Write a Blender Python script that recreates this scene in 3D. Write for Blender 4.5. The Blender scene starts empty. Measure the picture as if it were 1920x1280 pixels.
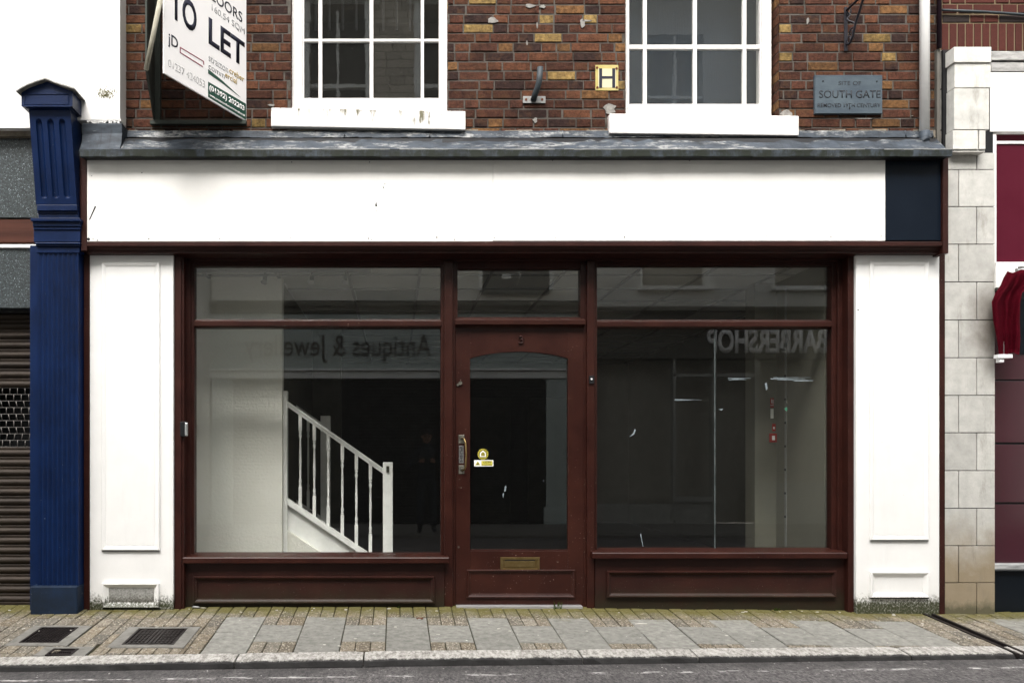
import bpy, bmesh, math, random
from mathutils import Vector, Matrix
R = math.radians
random.seed(7)
scene = bpy.context.scene
C = scene.collection

# ------------------------------------------------------------------ camera, sky, sun, exposure
D, HC, F = 6.3, 1.177, 1562.0          # distance camera-facade, eye height, focal length in photo pixels
VX, VY = 742.0, 850.0                  # foot of the perpendicular from the eye, in photo pixels
cam = bpy.data.cameras.new('camera')
cam.sensor_width = 36; cam.lens = F/1920*36
cam.shift_x = (960-VX)/1920; cam.shift_y = (VY-640)/1920
cam.clip_start = 0.05; cam.clip_end = 500
co = bpy.data.objects.new('camera', cam); C.objects.link(co)
co.location = (0, -D, HC); co.rotation_euler = (R(90), 0, 0)
scene.camera = co

world = bpy.data.worlds.new('World'); scene.world = world; world.use_nodes = True
nt = world.node_tree; nt.nodes.clear()
out = nt.nodes.new('ShaderNodeOutputWorld'); bg = nt.nodes.new('ShaderNodeBackground')
sky = nt.nodes.new('ShaderNodeTexSky'); sky.sky_type = 'NISHITA'; sky.sun_disc = False
SUN_EL, SUN_AZ = 50, 192               # azimuth clockwise from +Y: the sun stands behind the camera
sky.sun_elevation = R(SUN_EL); sky.sun_rotation = R(SUN_AZ)
sky.dust_density = 4.0; sky.air_density = 1.0; sky.ozone_density = 0.6
hsv = nt.nodes.new('ShaderNodeHueSaturation'); hsv.inputs['Saturation'].default_value = 0.15
bg.inputs['Strength'].default_value = 0.15
nt.links.new(sky.outputs[0], hsv.inputs['Color']); nt.links.new(hsv.outputs[0], bg.inputs['Color'])
nt.links.new(bg.outputs[0], out.inputs['Surface'])
sl = bpy.data.lights.new('sun', 'SUN'); sl.energy = 1.25; sl.angle = R(60); sl.color = (1, .95, .875)
so = bpy.data.objects.new('sun', sl); C.objects.link(so)
az, el = R(SUN_AZ), R(SUN_EL)
sd = Vector((math.sin(az)*math.cos(el), math.cos(az)*math.cos(el), math.sin(el)))
so.location = (0, -6, 14); so.rotation_euler = sd.to_track_quat('Z', 'Y').to_euler()
vs = scene.view_settings; vs.view_transform = 'Standard'; vs.look = 'None'; vs.gamma = 1
vs.exposure = 1.95
scene.render.resolution_x = 1024; scene.render.resolution_y = 682

# ------------------------------------------------------------------ coordinates: photo position + depth -> metres
def X(px, y=0): return (px-VX)*(D+y)/F
def Z(py, y=0): return HC+(VY-py)*(D+y)/F
def gz(x, y):                          # height of the pavement (falls towards the road)
    return -.505+.08*(D+y)-.008*max(0., x)
def kerb_y(x): return -.98+.05*x       # back edge of the kerb

# ------------------------------------------------------------------ materials
def new_mat(name):
    m = bpy.data.materials.new(name); m.use_nodes = True
    t = m.node_tree; b = t.nodes['Principled BSDF']
    return m, t, b
def N(t, typ, **kw):
    n = t.nodes.new(typ)
    for k, v in kw.items():
        if k in n.inputs: n.inputs[k].default_value = v
        else: setattr(n, k, v)
    return n
def mixc(t, fac, a, b):
    n = t.nodes.new('ShaderNodeMix'); n.data_type = 'RGBA'
    for s, v in ((0, fac), (6, a), (7, b)):
        if isinstance(v, bpy.types.NodeSocket): t.links.new(v, n.inputs[s])
        else: n.inputs[s].default_value = v if s == 0 else (*v[:3], 1)
    return n.outputs[2]
def ramp(t, src, p0, p1, c0=(0,0,0,1), c1=(1,1,1,1)):
    n = t.nodes.new('ShaderNodeValToRGB'); e = n.color_ramp.elements
    e[0].position = p0; e[1].position = p1; e[0].color = c0; e[1].color = c1
    t.links.new(src, n.inputs[0]); return n.outputs[0]
def coords(t, scale=(1,1,1)):
    tc = t.nodes.new('ShaderNodeTexCoord'); mp = t.nodes.new('ShaderNodeMapping')
    mp.inputs['Scale'].default_value = scale
    t.links.new(tc.outputs['Object'], mp.inputs[0]); return mp.outputs[0]
def noise(t, scale, detail=4, rough=.6, vec=None, stretch=(1,1,1)):
    n = N(t, 'ShaderNodeTexNoise', Scale=scale, Detail=detail, Roughness=rough)
    t.links.new(vec if vec else coords(t, stretch), n.inputs['Vector']); return n.outputs['Fac']
def math_(t, op, a, b=0, c=None):
    n = t.nodes.new('ShaderNodeMath'); n.operation = op
    for i, v in enumerate((a, b, c)):
        if v is None: continue
        if isinstance(v, bpy.types.NodeSocket): t.links.new(v, n.inputs[i])
        else: n.inputs[i].default_value = v
    return n.outputs[0]
def bump(t, b, h, strength=.3, dist=.004):
    n = N(t, 'ShaderNodeBump', Strength=strength, Distance=dist)
    t.links.new(h, n.inputs['Height']); t.links.new(n.outputs[0], b.inputs['Normal'])
def simple(name, col, rough=.6, col2=None, scale=6, metal=0, bumpk=.2, bscale=60, specks=None, speck_at=.74, speck_scale=90,
           spec=.2, bdist=.003, stretch=(1,1,1), rvar=.15):
    m, t, b = new_mat(name)
    c2 = col2 or tuple(min(1, c*1.25+.003) for c in col)
    f = noise(t, scale, 6, .65, stretch=stretch)
    c = mixc(t, ramp(t, f, .3, .7), col, c2)
    if specks:
        f2 = noise(t, speck_scale, 3, .5); f3 = noise(t, 2.2, 3)
        g = math_(t, 'MULTIPLY', ramp(t, f2, speck_at, speck_at+.02), ramp(t, f3, .42, .55))
        c = mixc(t, g, c, specks)
    t.links.new(c, b.inputs['Base Color'])
    b.inputs['Metallic'].default_value = metal
    b.inputs['Specular IOR Level'].default_value = spec
    rr = math_(t, 'MULTIPLY_ADD', f, rvar, rough-rvar/2); t.links.new(rr, b.inputs['Roughness'])
    if bumpk: bump(t, b, noise(t, bscale, 4, stretch=stretch), bumpk, bdist)
    return m
def sep(t):
    tc = t.nodes.new('ShaderNodeTexCoord'); s = t.nodes.new('ShaderNodeSeparateXYZ')
    t.links.new(tc.outputs['Object'], s.inputs[0]); return s.outputs

M = {}
M['maroon'] = simple('maroon_gloss_paint', (.018,.0046,.0033), .33, (.037,.0105,.0066), 3.5, spec=.28, bumpk=.25, bscale=22, specks=(.22,.17,.14), speck_at=.70, speck_scale=75)
M['maroon_dull'] = simple('dusty_maroon_paint', (.019,.0055,.0042), .42, (.036,.0100,.0070), 5, bumpk=.25, bscale=30, specks=(.16,.13,.11), speck_at=.71, speck_scale=110)
def riser_mat():
    m, t, b = new_mat('maroon_paint_with_splash_dirt')
    z = sep(t)[2]; f = noise(t, 9, 6); c = mixc(t, ramp(t, noise(t, 4, 5), .3, .7), (.019,.0055,.0042), (.034,.0105,.0072))
    d = math_(t, 'ADD', math_(t, 'MULTIPLY_ADD', z, -3.6, .72), math_(t, 'MULTIPLY', math_(t, 'SUBTRACT', f, .5), .8))
    c = mixc(t, ramp(t, d, .1, .85), c, (.020,.018,.010))
    c = mixc(t, ramp(t, noise(t, 150, 3), .70, .72), c, (.30,.27,.22))
    t.links.new(c, b.inputs['Base Color']); b.inputs['Roughness'].default_value = .45; b.inputs['Specular IOR Level'].default_value = .25
    bump(t, b, noise(t, 40), .25, .003); return m
M['riser'] = riser_mat()
M['blue'] = simple('dark_blue_gloss_paint', (.0012,.0075,.034), .36, (.0022,.014,.062), 4, spec=.22, bumpk=.25, bscale=35, specks=(.25,.3,.38), speck_at=.745, speck_scale=80)
M['blue_plinth'] = simple('scuffed_blue_paint', (0.006,0.0108,0.0192), .6, (0.009,0.0216,0.051), 6, bumpk=.5, bscale=30, specks=(.2,.2,.2), speck_at=.68, speck_scale=40)
def white_paint(name, stain_z=None, col=(.80,.79,.77), moss=1.0, sp=.765):
    m, t, b = new_mat(name)
    c = mixc(t, ramp(t, noise(t, 5, 6), .3, .75), tuple(k*.93 for k in col), col)
    c = mixc(t, math_(t, 'MULTIPLY', ramp(t, noise(t, 5, 7, .75, stretch=(1,1,.12)), .56, .78), .22), c, tuple(k*.68 for k in col))
    c = mixc(t, math_(t, 'MULTIPLY', ramp(t, noise(t, 55, 3), sp, sp+.02), ramp(t, noise(t, 2), .45, .55)), c, (.08,.07,.06))
    if stain_z is not None:
        z = sep(t)[2]
        h = math_(t, 'MULTIPLY_ADD', z, -1/.22, stain_z/.22)          # 0 at stain_z, 1 at 22 cm below it
        h2 = math_(t, 'MINIMUM', math_(t, 'MULTIPLY_ADD', z, -1/.12, (stain_z-.10)/.12), .85)
        n1 = noise(t, 75, 5, .8, stretch=(1,1,.7)); n2 = noise(t, 9, 5, .7)
        a = math_(t, 'ADD', math_(t, 'MULTIPLY', h, .34), math_(t, 'MULTIPLY', n2, .5)); a = math_(t, 'ADD', a, math_(t, 'MULTIPLY', n1, .5))
        c = mixc(t, math_(t, 'MULTIPLY', ramp(t, a, .70, .86), .75*moss), c, (.10,.095,.075))
        a2 = math_(t, 'ADD', math_(t, 'MULTIPLY', h2, .40), n1)
        c = mixc(t, math_(t, 'MULTIPLY', ramp(t, a2, .66, .84), moss), c, (.030,.034,.010))
    t.links.new(c, b.inputs['Base Color']); b.inputs['Roughness'].default_value = .45
    bump(t, b, noise(t, 28), .15, .004); return m
M['white'] = white_paint('white_masonry_paint')
M['white_sill'] = white_paint('white_sill_paint', col=(.72,.70,.68), sp=.70)
M['white_frame'] = white_paint('white_window_paint', col=(.66,.64,.62), sp=.72)
M['white_pilaster'] = white_paint('white_pilaster_paint_with_algae', .24)
M['white_panel'] = white_paint('white_sign_panel', col=(.82,.80,.765), sp=.80)
def sill_drips():
    m, t, b = new_mat('white_sill_paint_with_drip_stains')
    o = sep(t); c = mixc(t, ramp(t, noise(t, 5, 6), .3, .75), (.66,.64,.62), (.72,.70,.68))
    n1 = noise(t, 26, 5, .7, stretch=(1,1,.18)); n2 = noise(t, 2.4, 3)
    hh = math_(t, 'MULTIPLY_ADD', o[2], 6.0, -6.0*3.70)
    a = math_(t, 'ADD', math_(t, 'ADD', n1, math_(t, 'MULTIPLY', n2, .5)), math_(t, 'MULTIPLY', hh, .22))
    c = mixc(t, ramp(t, a, .84, .98), c, (.10,.09,.045))
    t.links.new(c, b.inputs['Base Color']); b.inputs['Roughness'].default_value = .55
    bump(t, b, noise(t, 28), .2, .004); return m
M['sill_drips'] = sill_drips()
M['navy'] = simple('navy_sign_panel', (.0028,.0055,.011), .38, (.0045,.008,.0145), 2, bumpk=0, spec=.12)
M['black'] = simple('black_paint', (.008,.008,.009), .45, bumpk=.1)
M['mark'] = simple('black_scrape_and_shadow', (.01,.01,.012), .8, bumpk=0)
def lead_mat(name, white=.5, moss=.0, dark=(.013,.017,.023)):
    m, t, b = new_mat(name)
    c = mixc(t, ramp(t, noise(t, 7, 6, stretch=(1,1,3)), .3, .7), dark, (.050,.062,.078))
    w = ramp(t, noise(t, 3.2, 7, .75, stretch=(1,2,5)), .64-.17*white, .72-.15*white)
    w2 = ramp(t, noise(t, 38, 5, .7, stretch=(.5,1,1.5)), .40, .60)
    c = mixc(t, math_(t, 'MULTIPLY', math_(t, 'MULTIPLY', w, w2), .9), c, (.33,.33,.32))
    st_ = ramp(t, noise(t, 22, 4, .7, stretch=(1,.2,.15)), .54, .66)
    c = mixc(t, math_(t, 'MULTIPLY', st_, .45), c, (.010,.012,.014))
    if moss:
        c = mixc(t, math_(t, 'MULTIPLY', ramp(t, noise(t, 14, 6, .7, stretch=(1,1,.5)), .38, .54), moss), c, (.009,.012,.006))
    t.links.new(c, b.inputs['Base Color']); b.inputs['Metallic'].default_value = .1; b.inputs['Roughness'].default_value = .6; b.inputs['Specular IOR Level'].default_value = .25
    bump(t, b, noise(t, 9, 4), .35, .012); return m
M['lead'] = lead_mat('weathered_lead', .85)
M['lead_dark'] = lead_mat('dull_lead', .1)
M['lead_drip'] = lead_mat('mossy_lead_edge', .2, .95, (.012,.015,.018))
M['mortar_fillet'] = simple('crumbling_mortar', (.10,.085,.06), .95, (.24,.21,.17), 14, bumpk=.8, bscale=60, bdist=.01)
def attr_mat(name, rough=.85, sp=.2, mott=(.3, 1.5), nscale=28, bumpk=.5, bscale=120, tint=None, moss=False, bd=.004, spark=None):
    m, t, b = new_mat(name)
    a = t.nodes.new('ShaderNodeAttribute'); a.attribute_name = 'Col'
    f = noise(t, nscale, 6, .7)
    lo = t.nodes.new('ShaderNodeVectorMath'); lo.operation = 'SCALE'; t.links.new(a.outputs['Color'], lo.inputs[0])
    t.links.new(math_(t, 'MULTIPLY_ADD', ramp(t, f, .3, .7), mott[1]-mott[0], mott[0]), lo.inputs['Scale'])
    c = lo.outputs[0]
    if tint:
        c = mixc(t, math_(t, 'MULTIPLY', ramp(t, noise(t, 11, 7, .75), .50, .66), .55), c, tint)
        c = mixc(t, math_(t, 'MULTIPLY', ramp(t, noise(t, 2.3, 6, .7, stretch=(1,1,.6)), .48, .68), .5), c, (.018,.0105,.009))
    if spark:
        v = N(t, 'ShaderNodeTexNoise', Scale=80, Detail=2); t.links.new(coords(t, (1,.5,1)), v.inputs['Vector'])
        c = mixc(t, math_(t, 'MULTIPLY', ramp(t, v.outputs['Fac'], .56, .62), a.outputs['Alpha']), c, spark)
        v = N(t, 'ShaderNodeTexNoise', Scale=90, Detail=2); t.links.new(coords(t, (1,.5,1)), v.inputs['Vector'])
        c = mixc(t, math_(t, 'MULTIPLY', ramp(t, v.outputs['Fac'], .60, .64), a.outputs['Alpha']), c, (.085,.07,.058))
    if moss:
        o = sep(t)
        h = math_(t, 'MULTIPLY_ADD', o[1], 3.4, .82)                     # strongest at the foot of the facade
        g = math_(t, 'ADD', h, math_(t, 'MULTIPLY', math_(t, 'SUBTRACT', noise(t, 9, 7, .8), .5), 2.6))
        c = mixc(t, math_(t, 'MULTIPLY', ramp(t, g, .0, .80), .85), c, (.088,.078,.016))
        c = mixc(t, math_(t, 'MULTIPLY', ramp(t, noise(t, 26, 3), .725, .735), 1), c, (.62,.62,.58))
    t.links.new(c, b.inputs['Base Color']); b.inputs['Roughness'].default_value = rough
    b.inputs['Specular IOR Level'].default_value = sp
    bump(t, b, noise(t, bscale, 5, .7), bumpk, bd); return m
M['brick'] = attr_mat('old_brick', tint=(.088,.042,.019), bumpk=.9, bscale=55, bd=.008, mott=(.35,1.6), nscale=34, sp=.12)
M['brick_new'] = attr_mat('smooth_red_brick', mott=(.8,1.15), bumpk=.2, nscale=60)
M['paving'] = attr_mat('paving', moss=True, mott=(.62,1.25), nscale=22, spark=(.30,.27,.22), bumpk=.5)
M['mortar'] = simple('grey_mortar', (.036,.031,.026), .95, (.10,.09,.078), 12, bumpk=.8, bscale=120)
M['mortar_pale'] = simple('buff_mortar', (.12,.09,.055), .95, bumpk=.4)
M['joint'] = simple('mossy_joint_earth', (.012,.011,.005), .95, (.030,.028,.008), 12, bumpk=.6)
def stone_mat():
    m, t, b = new_mat('pier_stone')
    a = t.nodes.new('ShaderNodeAttribute'); a.attribute_name = 'Col'
    c = mixc(t, .35, a.outputs['Color'], (.40,.40,.385))
    mx = t.nodes.new('ShaderNodeVectorMath'); mx.operation = 'SCALE'; t.links.new(a.outputs['Color'], mx.inputs[0])
    t.links.new(math_(t, 'MULTIPLY_ADD', ramp(t, noise(t, 9, 6, .7), .3, .7), .35, .80), mx.inputs['Scale']); c = mx.outputs[0]
    o = sep(t)
    h = math_(t, 'MULTIPLY_ADD', o[2], -1.15, 1.0)
    g = math_(t, 'ADD', h, math_(t, 'MULTIPLY', noise(t, 4, 5), .7))
    c = mixc(t, math_(t, 'MULTIPLY', ramp(t, g, .5, 1.3), .85), c, (.20,.145,.075))
    g = math_(t, 'ADD', math_(t, 'MULTIPLY_ADD', o[2], -6, .5), noise(t, 16, 5))
    c = mixc(t, math_(t, 'MULTIPLY', ramp(t, g, .6, 1.2), .8), c, (.05,.05,.022))
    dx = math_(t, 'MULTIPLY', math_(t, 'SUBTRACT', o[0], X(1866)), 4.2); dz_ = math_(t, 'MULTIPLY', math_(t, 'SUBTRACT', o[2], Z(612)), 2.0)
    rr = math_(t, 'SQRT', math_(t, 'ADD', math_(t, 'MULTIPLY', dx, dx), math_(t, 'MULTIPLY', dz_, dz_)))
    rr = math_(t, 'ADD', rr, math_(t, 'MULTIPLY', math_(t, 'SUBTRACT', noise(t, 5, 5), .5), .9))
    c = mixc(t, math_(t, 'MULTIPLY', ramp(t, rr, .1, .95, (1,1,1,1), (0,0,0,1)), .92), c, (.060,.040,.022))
    s = ramp(t, noise(t, 6, 6, .7, stretch=(1.4,1,.35)), .56, .72)
    c = mixc(t, math_(t, 'MULTIPLY', s, .55), c, (.15,.13,.10))
    t.links.new(c, b.inputs['Base Color']); b.inputs['Roughness'].default_value = .8
    bump(t, b, noise(t, 90, 5), .35, .003); return m
M['stone'] = stone_mat()
def granite():
    m, t, b = new_mat('dark_speckled_granite')
    f = noise(t, 45, 5, .75, stretch=(1,1,1.3)); c = mixc(t, ramp(t, f, .35, .6), (.008,.0095,.011), (.045,.055,.058))
    v = noise(t, 130, 2); c = mixc(t, ramp(t, v, .64, .68), c, (.30,.36,.38))
    t.links.new(c, b.inputs['Base Color']); b.inputs['Roughness'].default_value = .35; return m
M['granite'] = granite()
M['wood'] = simple('stained_wood', (0.0385,0.0112,0.0063), .5, (0.0735,0.0238,0.014), 8, stretch=(.15,1,3), bumpk=.3)
M['shutter'] = simple('rusty_shutter_steel', (0.0126,0.00924,0.00714), .5, (0.0357,0.02604,0.01932), 7, metal=.3, bumpk=.4, bscale=30, stretch=(.35,1,1.5))
M['wire'] = simple('galvanised_wire', (0.144,0.136,0.128), .45, metal=.6, bumpk=0)
M['steel'] = simple('galvanised_steel', (0.176,0.176,0.176), .45, (0.256,0.256,0.248), 12, metal=.7, bumpk=.2)
M['grey_pipe'] = simple('grey_painted_steel', (0.0315,0.0385,0.0434), .5, bumpk=.2)
M['iron'] = simple('black_wrought_iron', (.010,.010,.014), .38, (.03,.028,.034), 12, bumpk=.3)
M['rust'] = simple('rust', (.09,.028,.012), .9, bumpk=.3)
M['cast_iron'] = simple('cast_iron_cover', (0.0132,0.0108,0.0108), .5, (0.03,0.024,0.0228), 20, metal=.4, bumpk=.5)
M['concrete'] = simple('weathered_concrete', (.115,.110,.098), .9, (.20,.192,.175), 14, bumpk=.5, bscale=80)
M['brass'] = simple('tarnished_brass', (0.165,0.1087,0.0375), .38, (0.2475,0.18,0.0825), 16, metal=.85, bumpk=.2)
M['pewter'] = simple('worn_plated_metal', (0.075,0.07125,0.0525), .4, (0.2625,0.255,0.2175), 16, metal=.7, bumpk=.2)
M['plaque'] = simple('slate_blue_plaque', (.038,.052,.068), .55, (.072,.094,.108), 5, bumpk=.3, bscale=30, stretch=(1,1,2))
M['plaque_cut'] = simple('engraved_letter', (.020,.022,.026), .8, bumpk=0)
M['yellow'] = simple('hydrant_yellow_enamel', (.36,.29,.08), .4, (.44,.38,.17), 8, specks=(.2,.12,.05), speck_at=.68)
M['cream'] = simple('cream_enamel', (.44,.41,.27), .45, bumpk=0)
M['sign_white'] = simple('sign_board_white', (.84,.815,.795), .45, (.80,.78,.765), 3, bumpk=0)
M['ink'] = simple('navy_lettering', (.010,.011,.022), .5, bumpk=0)
M['ink_grey'] = simple('grey_lettering', (.30,.30,.30), .5, bumpk=0)
M['ink_pale'] = simple('pale_grey_lettering', (.42,.41,.40), .5, bumpk=0)
M['ink_red'] = simple('crimson_lettering', (.22,.015,.05), .5, bumpk=0)
M['ink_gold'] = simple('mustard_lettering', (.30,.20,.03), .5, bumpk=0)
M['sign_green'] = simple('sign_green', (.018,.060,.040), .5, bumpk=0)
M['frame_green'] = simple('green_grey_timber', (0.027,0.0312,0.0264), .7, (0.051,0.06,0.051), 6, bumpk=.4, stretch=(1,1,.2))
M['pale_timber'] = simple('pale_weathered_timber', (.26,.24,.18), .8, (.42,.40,.33), 8, bumpk=.4)
M['maroon_alt'] = simple('plum_paint', (.060,.0035,.012), .4, (.070,.005,.015), 3, bumpk=0, spec=.12)
M['maroon_glossy'] = simple('polished_plum_panel', (0.0385,0.0063,0.0126), .12, (0.0434,0.0077,0.0147), 2, bumpk=0, spec=.9, rvar=.03)
M['awning'] = simple('burgundy_canvas', (.060,.0018,.006), .8, (.10,.003,.011), 8, bumpk=.4, bscale=300, spec=.05)
M['navy_tile'] = simple('navy_gloss_tile', (0.0036,0.0054,0.0084), .2, (0.0054,0.0078,0.0108), 2, bumpk=0)
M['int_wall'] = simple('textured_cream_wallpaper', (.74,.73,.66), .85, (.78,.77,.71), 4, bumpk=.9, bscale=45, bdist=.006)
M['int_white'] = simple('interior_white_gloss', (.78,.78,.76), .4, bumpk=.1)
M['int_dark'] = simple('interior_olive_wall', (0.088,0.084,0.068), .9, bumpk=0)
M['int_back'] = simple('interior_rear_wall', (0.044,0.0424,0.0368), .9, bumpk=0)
M['ceil_tile'] = simple('ceiling_tile', (.40,.40,.37), .95, (.44,.44,.41), 30, bumpk=.2)
M['ceil_grid'] = simple('ceiling_grid', (.20,.20,.19), .6, bumpk=0)
M['floor_int'] = simple('dark_floorboards', (.045,.035,.028), .5, (.07,.055,.04), 6, stretch=(.3,2,1))
M['red'] = simple('red_plastic', (.30,.012,.010), .4, bumpk=0)
M['green'] = simple('green_plastic', (.03,.20,.12), .5, bumpk=0)
M['sticker_y'] = simple('yellow_sticker', (.45,.40,.06), .5, bumpk=0)
M['sticker_o'] = simple('olive_sticker', (.20,.17,.02), .5, bumpk=0)
M['plastic_w'] = simple('white_plastic', (.7,.7,.7), .35, bumpk=0)
M['chrome'] = simple('chromed_metal', (.55,.55,.55), .25, metal=.9, bumpk=0)
M['tape'] = simple('torn_clear_tape', (.13,.16,.175), .3, (.26,.30,.32), 60, bumpk=.6, bscale=90)
M['leaf'] = simple('weed_leaf', (.045,.085,.012), .6, (.07,.12,.02), 30)
M['litter'] = simple('paper_litter', (.40,.38,.34), .8, bumpk=.2)
M['opp_cream'] = simple('opposite_render', (.78,.77,.67), .8, (.82,.81,.73), 3)
M['opp_grey'] = simple('opposite_grey_render', (.60,.60,.55), .8, (.66,.66,.61), 3)
M['opp_teal'] = simple('opposite_grey_green_fascia', (.46,.52,.49), .6, (.50,.56,.53), 3, bumpk=0)
M['opp_white'] = simple('opposite_white_trim', (.78,.79,.75), .6, bumpk=0)
M['opp_olive'] = simple('opposite_olive_fascia', (.075,.070,.057), .6, bumpk=0)
M['opp_stone'] = attr_mat('opposite_stonework', mott=(.8,1.2))
M['opp_letter'] = simple('pale_shop_lettering', (.72,.72,.69), .6, bumpk=0)
M['opp_dletter'] = simple('dark_shop_lettering', (.06,.055,.05), .6, bumpk=0)
M['opp_shutter'] = simple('opposite_dark_shutter', (.010,.010,.013), .5, (.017,.017,.02), 4, bumpk=0)
M['jacket'] = simple('dark_jacket', (.012,.016,.024), .8, (.02,.026,.036), 6)
M['trousers'] = simple('dark_jeans', (.020,.026,.036), .85, (.034,.042,.056), 8)
M['skin'] = simple('skin', (.36,.20,.14), .55, (.40,.22,.16), 10)
M['cap'] = simple('dark_cap', (.015,.014,.016), .85)
def glass_mat(name, dirt=.5, trans=(.97,.975,.965), old=0):
    m, t, b = new_mat(name); t.nodes.remove(b)
    o = t.nodes['Material Output']
    lw = N(t, 'ShaderNodeLayerWeight', Blend=.5); fr = math_(t, 'MULTIPLY_ADD', math_(t, 'POWER', lw.outputs['Facing'], 5.), .957, .043)
    tr = N(t, 'ShaderNodeBsdfTransparent'); tr.inputs[0].default_value = (*trans, 1)
    gl = N(t, 'ShaderNodeBsdfGlossy', Roughness=0.0); gl.inputs[0].default_value = (1, 1, 1, 1)
    mx = t.nodes.new('ShaderNodeMixShader'); t.links.new(fr, mx.inputs[0])
    t.links.new(tr.outputs[0], mx.inputs[1]); t.links.new(gl.outputs[0], mx.inputs[2])
    df = N(t, 'ShaderNodeBsdfDiffuse'); df.inputs[0].default_value = (.45,.45,.42,1)
    s1 = ramp(t, noise(t, 85, 3, .55), .735, .76); s2 = ramp(t, noise(t, 1.7, 4), .44, .62)
    s3 = ramp(t, noise(t, 26, 5, .7, stretch=(1,1,.25)), .70, .80)
    d = math_(t, 'MULTIPLY', math_(t, 'ADD', s1, math_(t, 'MULTIPLY', s3, .25)), s2)
    d = math_(t, 'MULTIPLY_ADD', d, .5*dirt, .003*dirt)
    m2 = t.nodes.new('ShaderNodeMixShader'); t.links.new(d, m2.inputs[0])
    t.links.new(mx.outputs[0], m2.inputs[1]); t.links.new(df.outputs[0], m2.inputs[2])
    t.links.new(m2.outputs[0], o.inputs['Surface'])
    if old:
        bn = N(t, 'ShaderNodeBump', Strength=old, Distance=.004)
        t.links.new(noise(t, 7, 3, stretch=(1,1,.6)), bn.inputs['Height'])
        t.links.new(bn.outputs[0], gl.inputs['Normal'])
    return m
M['glass'] = glass_mat('shop_window_glass', 1.0)
M['glass_old'] = glass_mat('old_sash_glass', 3.2, old=.04)
def road_mat():
    m, t, b = new_mat('asphalt')
    o = sep(t)
    a = noise(t, 62, 4, .8, stretch=(1,.42,1)); c = mixc(t, ramp(t, a, .36, .66), (.013,.012,.012), (.19,.175,.172))
    c = mixc(t, math_(t, 'MULTIPLY', ramp(t, noise(t, 1.6, 6, .7), .45, .62), .35), c, (.030,.027,.027))
    # worn white line and flecks of paint near the kerb
    yy = math_(t, 'SUBTRACT', math_(t, 'MULTIPLY_ADD', o[0], -.05, 0), math_(t, 'MULTIPLY', o[1], -1))
    dist = math_(t, 'ABSOLUTE', math_(t, 'ADD', yy, 1.37))
    band = ramp(t, dist, .010, .030, (1,1,1,1), (0,0,0,1))
    w = ramp(t, noise(t, 9, 6, .75, stretch=(.6,2,1)), .53, .58)
    c = mixc(t, math_(t, 'MULTIPLY', math_(t, 'MULTIPLY', band, w), .9), c, (.62,.60,.58))
    g = ramp(t, math_(t, 'ABSOLUTE', math_(t, 'ADD', yy, 1.21)), .03, .16, (1,1,1,1), (0,0,0,1))
    c = mixc(t, math_(t, 'MULTIPLY', math_(t, 'MULTIPLY', g, ramp(t, noise(t, 7, 5), .35, .6)), .7), c, (.028,.026,.025))
    c = mixc(t, ramp(t, noise(t, 42, 3, stretch=(.7,.5,1)), .70, .715), c, (.50,.47,.45))
    t.links.new(c, b.inputs['Base Color']); b.inputs['Roughness'].default_value = .85
    bump(t, b, noise(t, 140, 4, .8), .9, .006); return m
M['road'] = road_mat()
def kerb_mat():
    m, t, b = new_mat('granite_kerb')
    g = t.nodes.new('ShaderNodeNewGeometry'); s = t.nodes.new('ShaderNodeSeparateXYZ'); t.links.new(g.outputs['Normal'], s.inputs[0])
    c = mixc(t, ramp(t, noise(t, 38, 5, .8, stretch=(1,.45,1)), .36, .62), (.13,.12,.105), (.46,.44,.41))
    z = sep(t)
    h = math_(t, 'ADD', math_(t, 'MULTIPLY', math_(t, 'SUBTRACT', math_(t, 'MULTIPLY_ADD', z[0], .05, -1.118), z[1]), 26), math_(t, 'MULTIPLY', noise(t, 34, 5, .8), 1.2))
    c = mixc(t, math_(t, 'MULTIPLY', ramp(t, h, .58, .85), .98), c, (.010,.009,.009))   # tyre and road grime on the road edge
    t.links.new(c, b.inputs['Base Color']); b.inputs['Roughness'].default_value = .85
    bump(t, b, noise(t, 70, 4, .7), .7, .008); return m
M['kerb'] = kerb_mat()

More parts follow.
